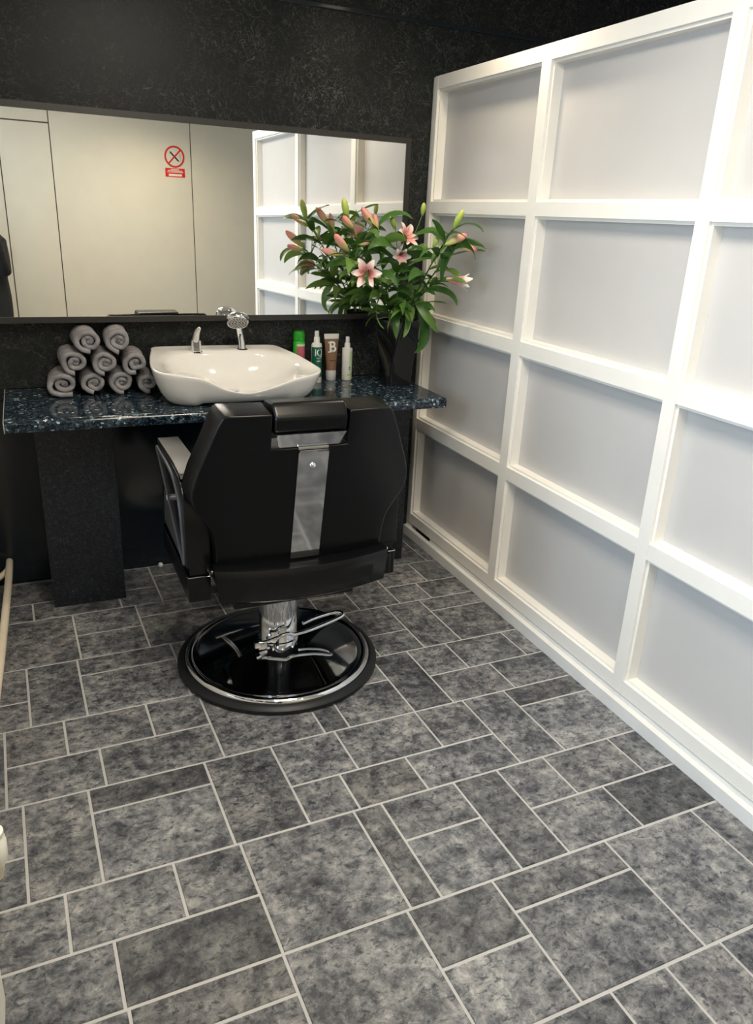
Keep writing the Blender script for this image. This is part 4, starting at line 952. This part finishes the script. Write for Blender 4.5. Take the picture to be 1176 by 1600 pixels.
for w, zz, h in ((0.035, 1.849, 0.005), (0.060, 1.839, 0.005), (0.066, 1.829, 0.005)):
    ysl('text_line', [(sx - w, zz), (sx + w, zz), (sx + w, zz + h), (sx - w, zz + h)], 0.0012, 0.0016, SWH)
ysl('text_line', [(sx - 0.054, 1.801), (sx + 0.054, 1.801), (sx + 0.054, 1.817), (sx - 0.054, 1.817)], 0.0012, 0.0016, SWH)

# ------------------------------------------------------------ the photographer, whose sleeve shows at the left edge of the mirror
SKIN = simple('skin', (0.55, 0.34, 0.25), 0.5); HAIR = simple('brown_hair', (0.035, 0.02, 0.012), 0.5); PHONE = simple('phone_black', (0.01, 0.01, 0.012), 0.2)
per = empty('person', (-1.665, -3.57, 0.0), 'person in a dark jacket holding up a phone, reflected at the mirror edge', 'person')
J = {'pel': ((-1.665, -3.58, 0.90), 0.128), 'waist': ((-1.665, -3.58, 1.03), 0.120), 'chest': ((-1.665, -3.57, 1.18), 0.126), 'shou': ((-1.665, -3.57, 1.285), 0.088), 'neck': ((-1.665, -3.565, 1.36), 0.050), 'skull': ((-1.665, -3.55, 1.43), 0.060), 'head': ((-1.665, -3.54, 1.50), 0.085), 'crown': ((-1.665, -3.55, 1.565), 0.066),
     'rs': ((-1.565, -3.56, 1.24), 0.060), 're': ((-1.555, -3.43, 1.03), 0.048), 'rw': ((-1.60, -3.275, 1.30), 0.030), 'rh': ((-1.606, -3.245, 1.37), 0.026),
     'ls': ((-1.775, -3.56, 1.25), 0.056), 'le': ((-1.785, -3.43, 1.03), 0.046), 'lw': ((-1.70, -3.275, 1.30), 0.030), 'lh': ((-1.685, -3.245, 1.37), 0.026),
     'rhip': ((-1.595, -3.58, 0.84), 0.088), 'rk': ((-1.605, -3.55, 0.47), 0.064), 'ra': ((-1.60, -3.59, 0.10), 0.044), 'rt': ((-1.59, -3.45, 0.040), 0.036),
     'lhip': ((-1.745, -3.58, 0.84), 0.088), 'lk': ((-1.75, -3.55, 0.47), 0.062), 'la': ((-1.75, -3.59, 0.10), 0.044), 'lt': ((-1.75, -3.45, 0.040), 0.036)}
EDG = [('pel', 'waist'), ('waist', 'chest'), ('chest', 'shou'), ('shou', 'neck'), ('neck', 'skull'), ('skull', 'head'), ('head', 'crown'), ('shou', 'rs'), ('rs', 're'), ('re', 'rw'), ('rw', 'rh'), ('shou', 'ls'), ('ls', 'le'), ('le', 'lw'), ('lw', 'lh'), ('pel', 'rhip'), ('rhip', 'rk'), ('rk', 'ra'), ('ra', 'rt'), ('pel', 'lhip'), ('lhip', 'lk'), ('lk', 'la'), ('la', 'lt')]
for sd, hx, tx in (('r', -1.606, -1), ('l', -1.685, 1)):     # four fingers and a thumb around the phone's edges
    for k in range(4):
        z = 1.385 + 0.017 * k; b0 = '%sf%d' % (sd, k)
        J[b0 + 'a'] = ((hx - tx*0.006, -3.232, z), 0.0088); J[b0 + 'b'] = ((hx + tx*0.010, -3.219 - 0.002*k, z + 0.004), 0.0080); J[b0 + 'c'] = ((hx + tx*(0.026 - 0.002*abs(k-1)), -3.222 - 0.003*k, z + 0.005), 0.0070)
        EDG += [(sd + 'h', b0 + 'a'), (b0 + 'a', b0 + 'b'), (b0 + 'b', b0 + 'c')]
    J[sd + 't1'] = ((hx - tx*0.002, -3.262, 1.385), 0.0105); J[sd + 't2'] = ((hx + tx*0.014, -3.270, 1.405), 0.0090); EDG += [(sd + 'h', sd + 't1'), (sd + 't1', sd + 't2')]
keys = list(J); me = bpy.data.meshes.new('body_cage'); me.from_pydata([J[k][0] for k in keys], [(keys.index(a), keys.index(b_)) for a, b_ in EDG], [])
bo = bpy.data.objects.new('body_cage', me); COL.objects.link(bo)
sk = bo.modifiers.new('skin', 'SKIN'); sk.use_smooth_shade = True
lay = me.skin_vertices[0].data if me.skin_vertices else None
if lay is None:
    bm = bmesh.new(); bm.from_mesh(me); bm.verts.layers.skin.verify(); bm.to_mesh(me); bm.free(); lay = me.skin_vertices[0].data
for k, kk in enumerate(keys):
    r = J[kk][1]; wide = {'pel': 1.12, 'waist': 1.1, 'chest': 1.15, 'shou': 1.25}.get(kk, 1.0)
    lay[k].radius = (r * wide, r * (0.82 if wide > 1 else 1.0)); lay[k].use_root = (kk == 'pel')
su = bo.modifiers.new('sub', 'SUBSURF'); su.levels = 2; su.render_levels = 2
dg = bpy.context.evaluated_depsgraph_get(); bme = bpy.data.meshes.new_from_object(bo.evaluated_get(dg)); bpy.data.objects.remove(bo, do_unlink=True)
bme.materials.clear(); bme.materials.append(CLOTH); bme.materials.append(SKIN)
for p in bme.polygons:
    c_ = p.center; p.use_smooth = True
    p.material_index = 1 if (c_.z > 1.365 and abs(c_.x + 1.665) < 0.12 and c_.y < -3.40) or (c_.y > -3.30 and c_.z > 1.30) else 0
o = bpy.data.objects.new('body', bme); COL.objects.link(o); attach(o, per)
hv, hf = lathe_vf([(0.085, -0.06), (0.098, -0.02), (0.100, 0.03), (0.085, 0.075), (0.05, 0.098), (0.0, 0.104)], 28)
mobj('hair', [(-1.665 + v[0] * 0.93, -3.575 + v[1] * 0.98, 1.525 + v[2] - 0.35 * max(0, -v[1]) * (v[2] < 0.0)) for v in hv], hf, HAIR, per)
for sx_ in (-1, 1):
    vs, fs = lathe_vf([(0.0, -0.011), (0.008, -0.008), (0.011, 0.0), (0.008, 0.008), (0.0, 0.011)], 12, (-1.665 + sx_ * 0.032, -3.466, 1.505)); mobj('eye', vs, fs, simple('eye_white', (0.75, 0.73, 0.7), 0.2), per)
    vs, fs = lathe_vf([(0.0, -0.028), (0.009, -0.02), (0.012, 0.0), (0.009, 0.022), (0.0, 0.028)], 12, (-1.665 + sx_ * 0.090, -3.545, 1.49)); mobj('ear', vs, fs, SKIN, per)
vs, fs = lathe_vf([(0.0, 0.028), (0.007, 0.015), (0.013, -0.012), (0.010, -0.022), (0.0, -0.024)][::-1], 12, (-1.665, -3.452, 1.480)); mobj('nose', vs, fs, SKIN, per)
vs, fs = lathe_vf([(0.0, -0.007), (0.018, -0.004), (0.022, 0.0), (0.016, 0.005), (0.0, 0.006)], 14, (-1.665, -3.470, 1.443)); mobj('mouth', vs, fs, simple('lips', (0.45, 0.16, 0.14), 0.45), per)
# phone in the hands, its lens at the viewpoint
ph = empty('mobile_phone', (-1.645, -3.215, 1.41), 'black mobile phone held up by the person behind the viewpoint', 'phone')
Rm = Matrix((right, up, fwd)).transposed()
def pv(x, y, z): return Vector((-1.6246, -3.196, 1.4685)) + Rm @ Vector((x, y, z))
bm = bmesh.new(); add_box(bm, (-0.058, -0.132, -0.016), (0.016, 0.016, -0.008)); bevel(bm, 0.003, 2)
for v in bm.verts: v.co = pv(*v.co)
from_bm('phone_body', bm, PHONE, ph)
vs, fs = lathe_vf([(0.009, -0.0079), (0.009, -0.0055), (0.006, -0.005), (0.0, -0.005)], 20); mobj('lens', [pv(*v) for v in vs], fs, GREYPLAST, ph)

# ------------------------------------------------------------ ceiling spot lamps, with an added fill spot and fill panel
def spot(name, x, y, zt, power, col, label, tilt=(0, 0), size=0.05, ang=150, blend=0.9):
    t = empty(name, (x, y, zt), label, 'spotlight', 'warm ceiling spotlights')
    lathe('canopy', [(0.0, 0.0), (0.045, 0.0), (0.045, 0.012), (0.0, 0.012)], WHITE, t, 28, (x, y, ZC - 0.0125))
    tube('rod', [(x, y, ZC - 0.012), (x, y, zt + 0.085)], 0.007, WHITE, t, 10)
    lathe('lamp_can', [(0.028, 0.0), (0.036, 0.0), (0.036, 0.085), (0.0, 0.088)], WHITE, t, 32, (x, y, zt))
    lathe('bulb', [(0.0, 0.004), (0.027, 0.006), (0.027, 0.02), (0.0, 0.03)], m_emit('bulb_glow_' + str(round(power)), (1.0, 0.80, 0.55), 14.0), t, 24, (x, y, zt))
    d = bpy.data.lights.new(name + '_light', 'SPOT'); d.energy = power; d.color = col; d.spot_size = math.radians(ang); d.spot_blend = blend; d.shadow_soft_size = size
    o = bpy.data.objects.new(name + '_light', d); COL.objects.link(o); o.location = (x, y, zt - 0.012)
    o.rotation_euler = (math.radians(tilt[0]), math.radians(tilt[1]), 0)
WARM = (1.0, 0.85, 0.64)
spot('ceiling_spotlight', -0.17, -0.75, 2.385, 29, WARM, 'warm ceiling spotlight close to the partition above the worktop end', (6, 0))
spot('ceiling_spotlight', -0.80, -1.70, 2.40, 22, WARM, 'warm ceiling spotlight behind the chair')
spot('ceiling_spotlight', -1.20, -0.80, 2.40, 15, WARM, 'added warm fill spotlight above the chair and basin')  # added to brighten the counter, towels and basin
spot('ceiling_spotlight', -0.40, -3.25, 2.40, 46, WARM, 'warm ceiling spotlight before the beige panels')
lp = empty('light_panel', (-1.0, -2.25, ZC - 0.03), 'flat white fill light panel added on the ceiling behind the chair', 'light panel')  # added soft fill, evens out the light on partition and floor
box('panel_frame', (-1.35, -2.90, ZC - 0.028), (-0.65, -1.60, ZC - 0.0005), WHITE, lp, 0.003)
box('diffuser', (-1.33, -2.88, ZC - 0.031), (-0.67, -1.62, ZC - 0.0285), m_emit('fill_panel_glow', (1.0, 0.93, 0.82), 1.5), lp)
area('light_panel_light', (-1.0, -2.25, ZC - 0.035), (-1.0, -2.25, 0), 0.64, 1.24, 33, (1.0, 0.92, 0.80))  # area lamp of the added fill panel
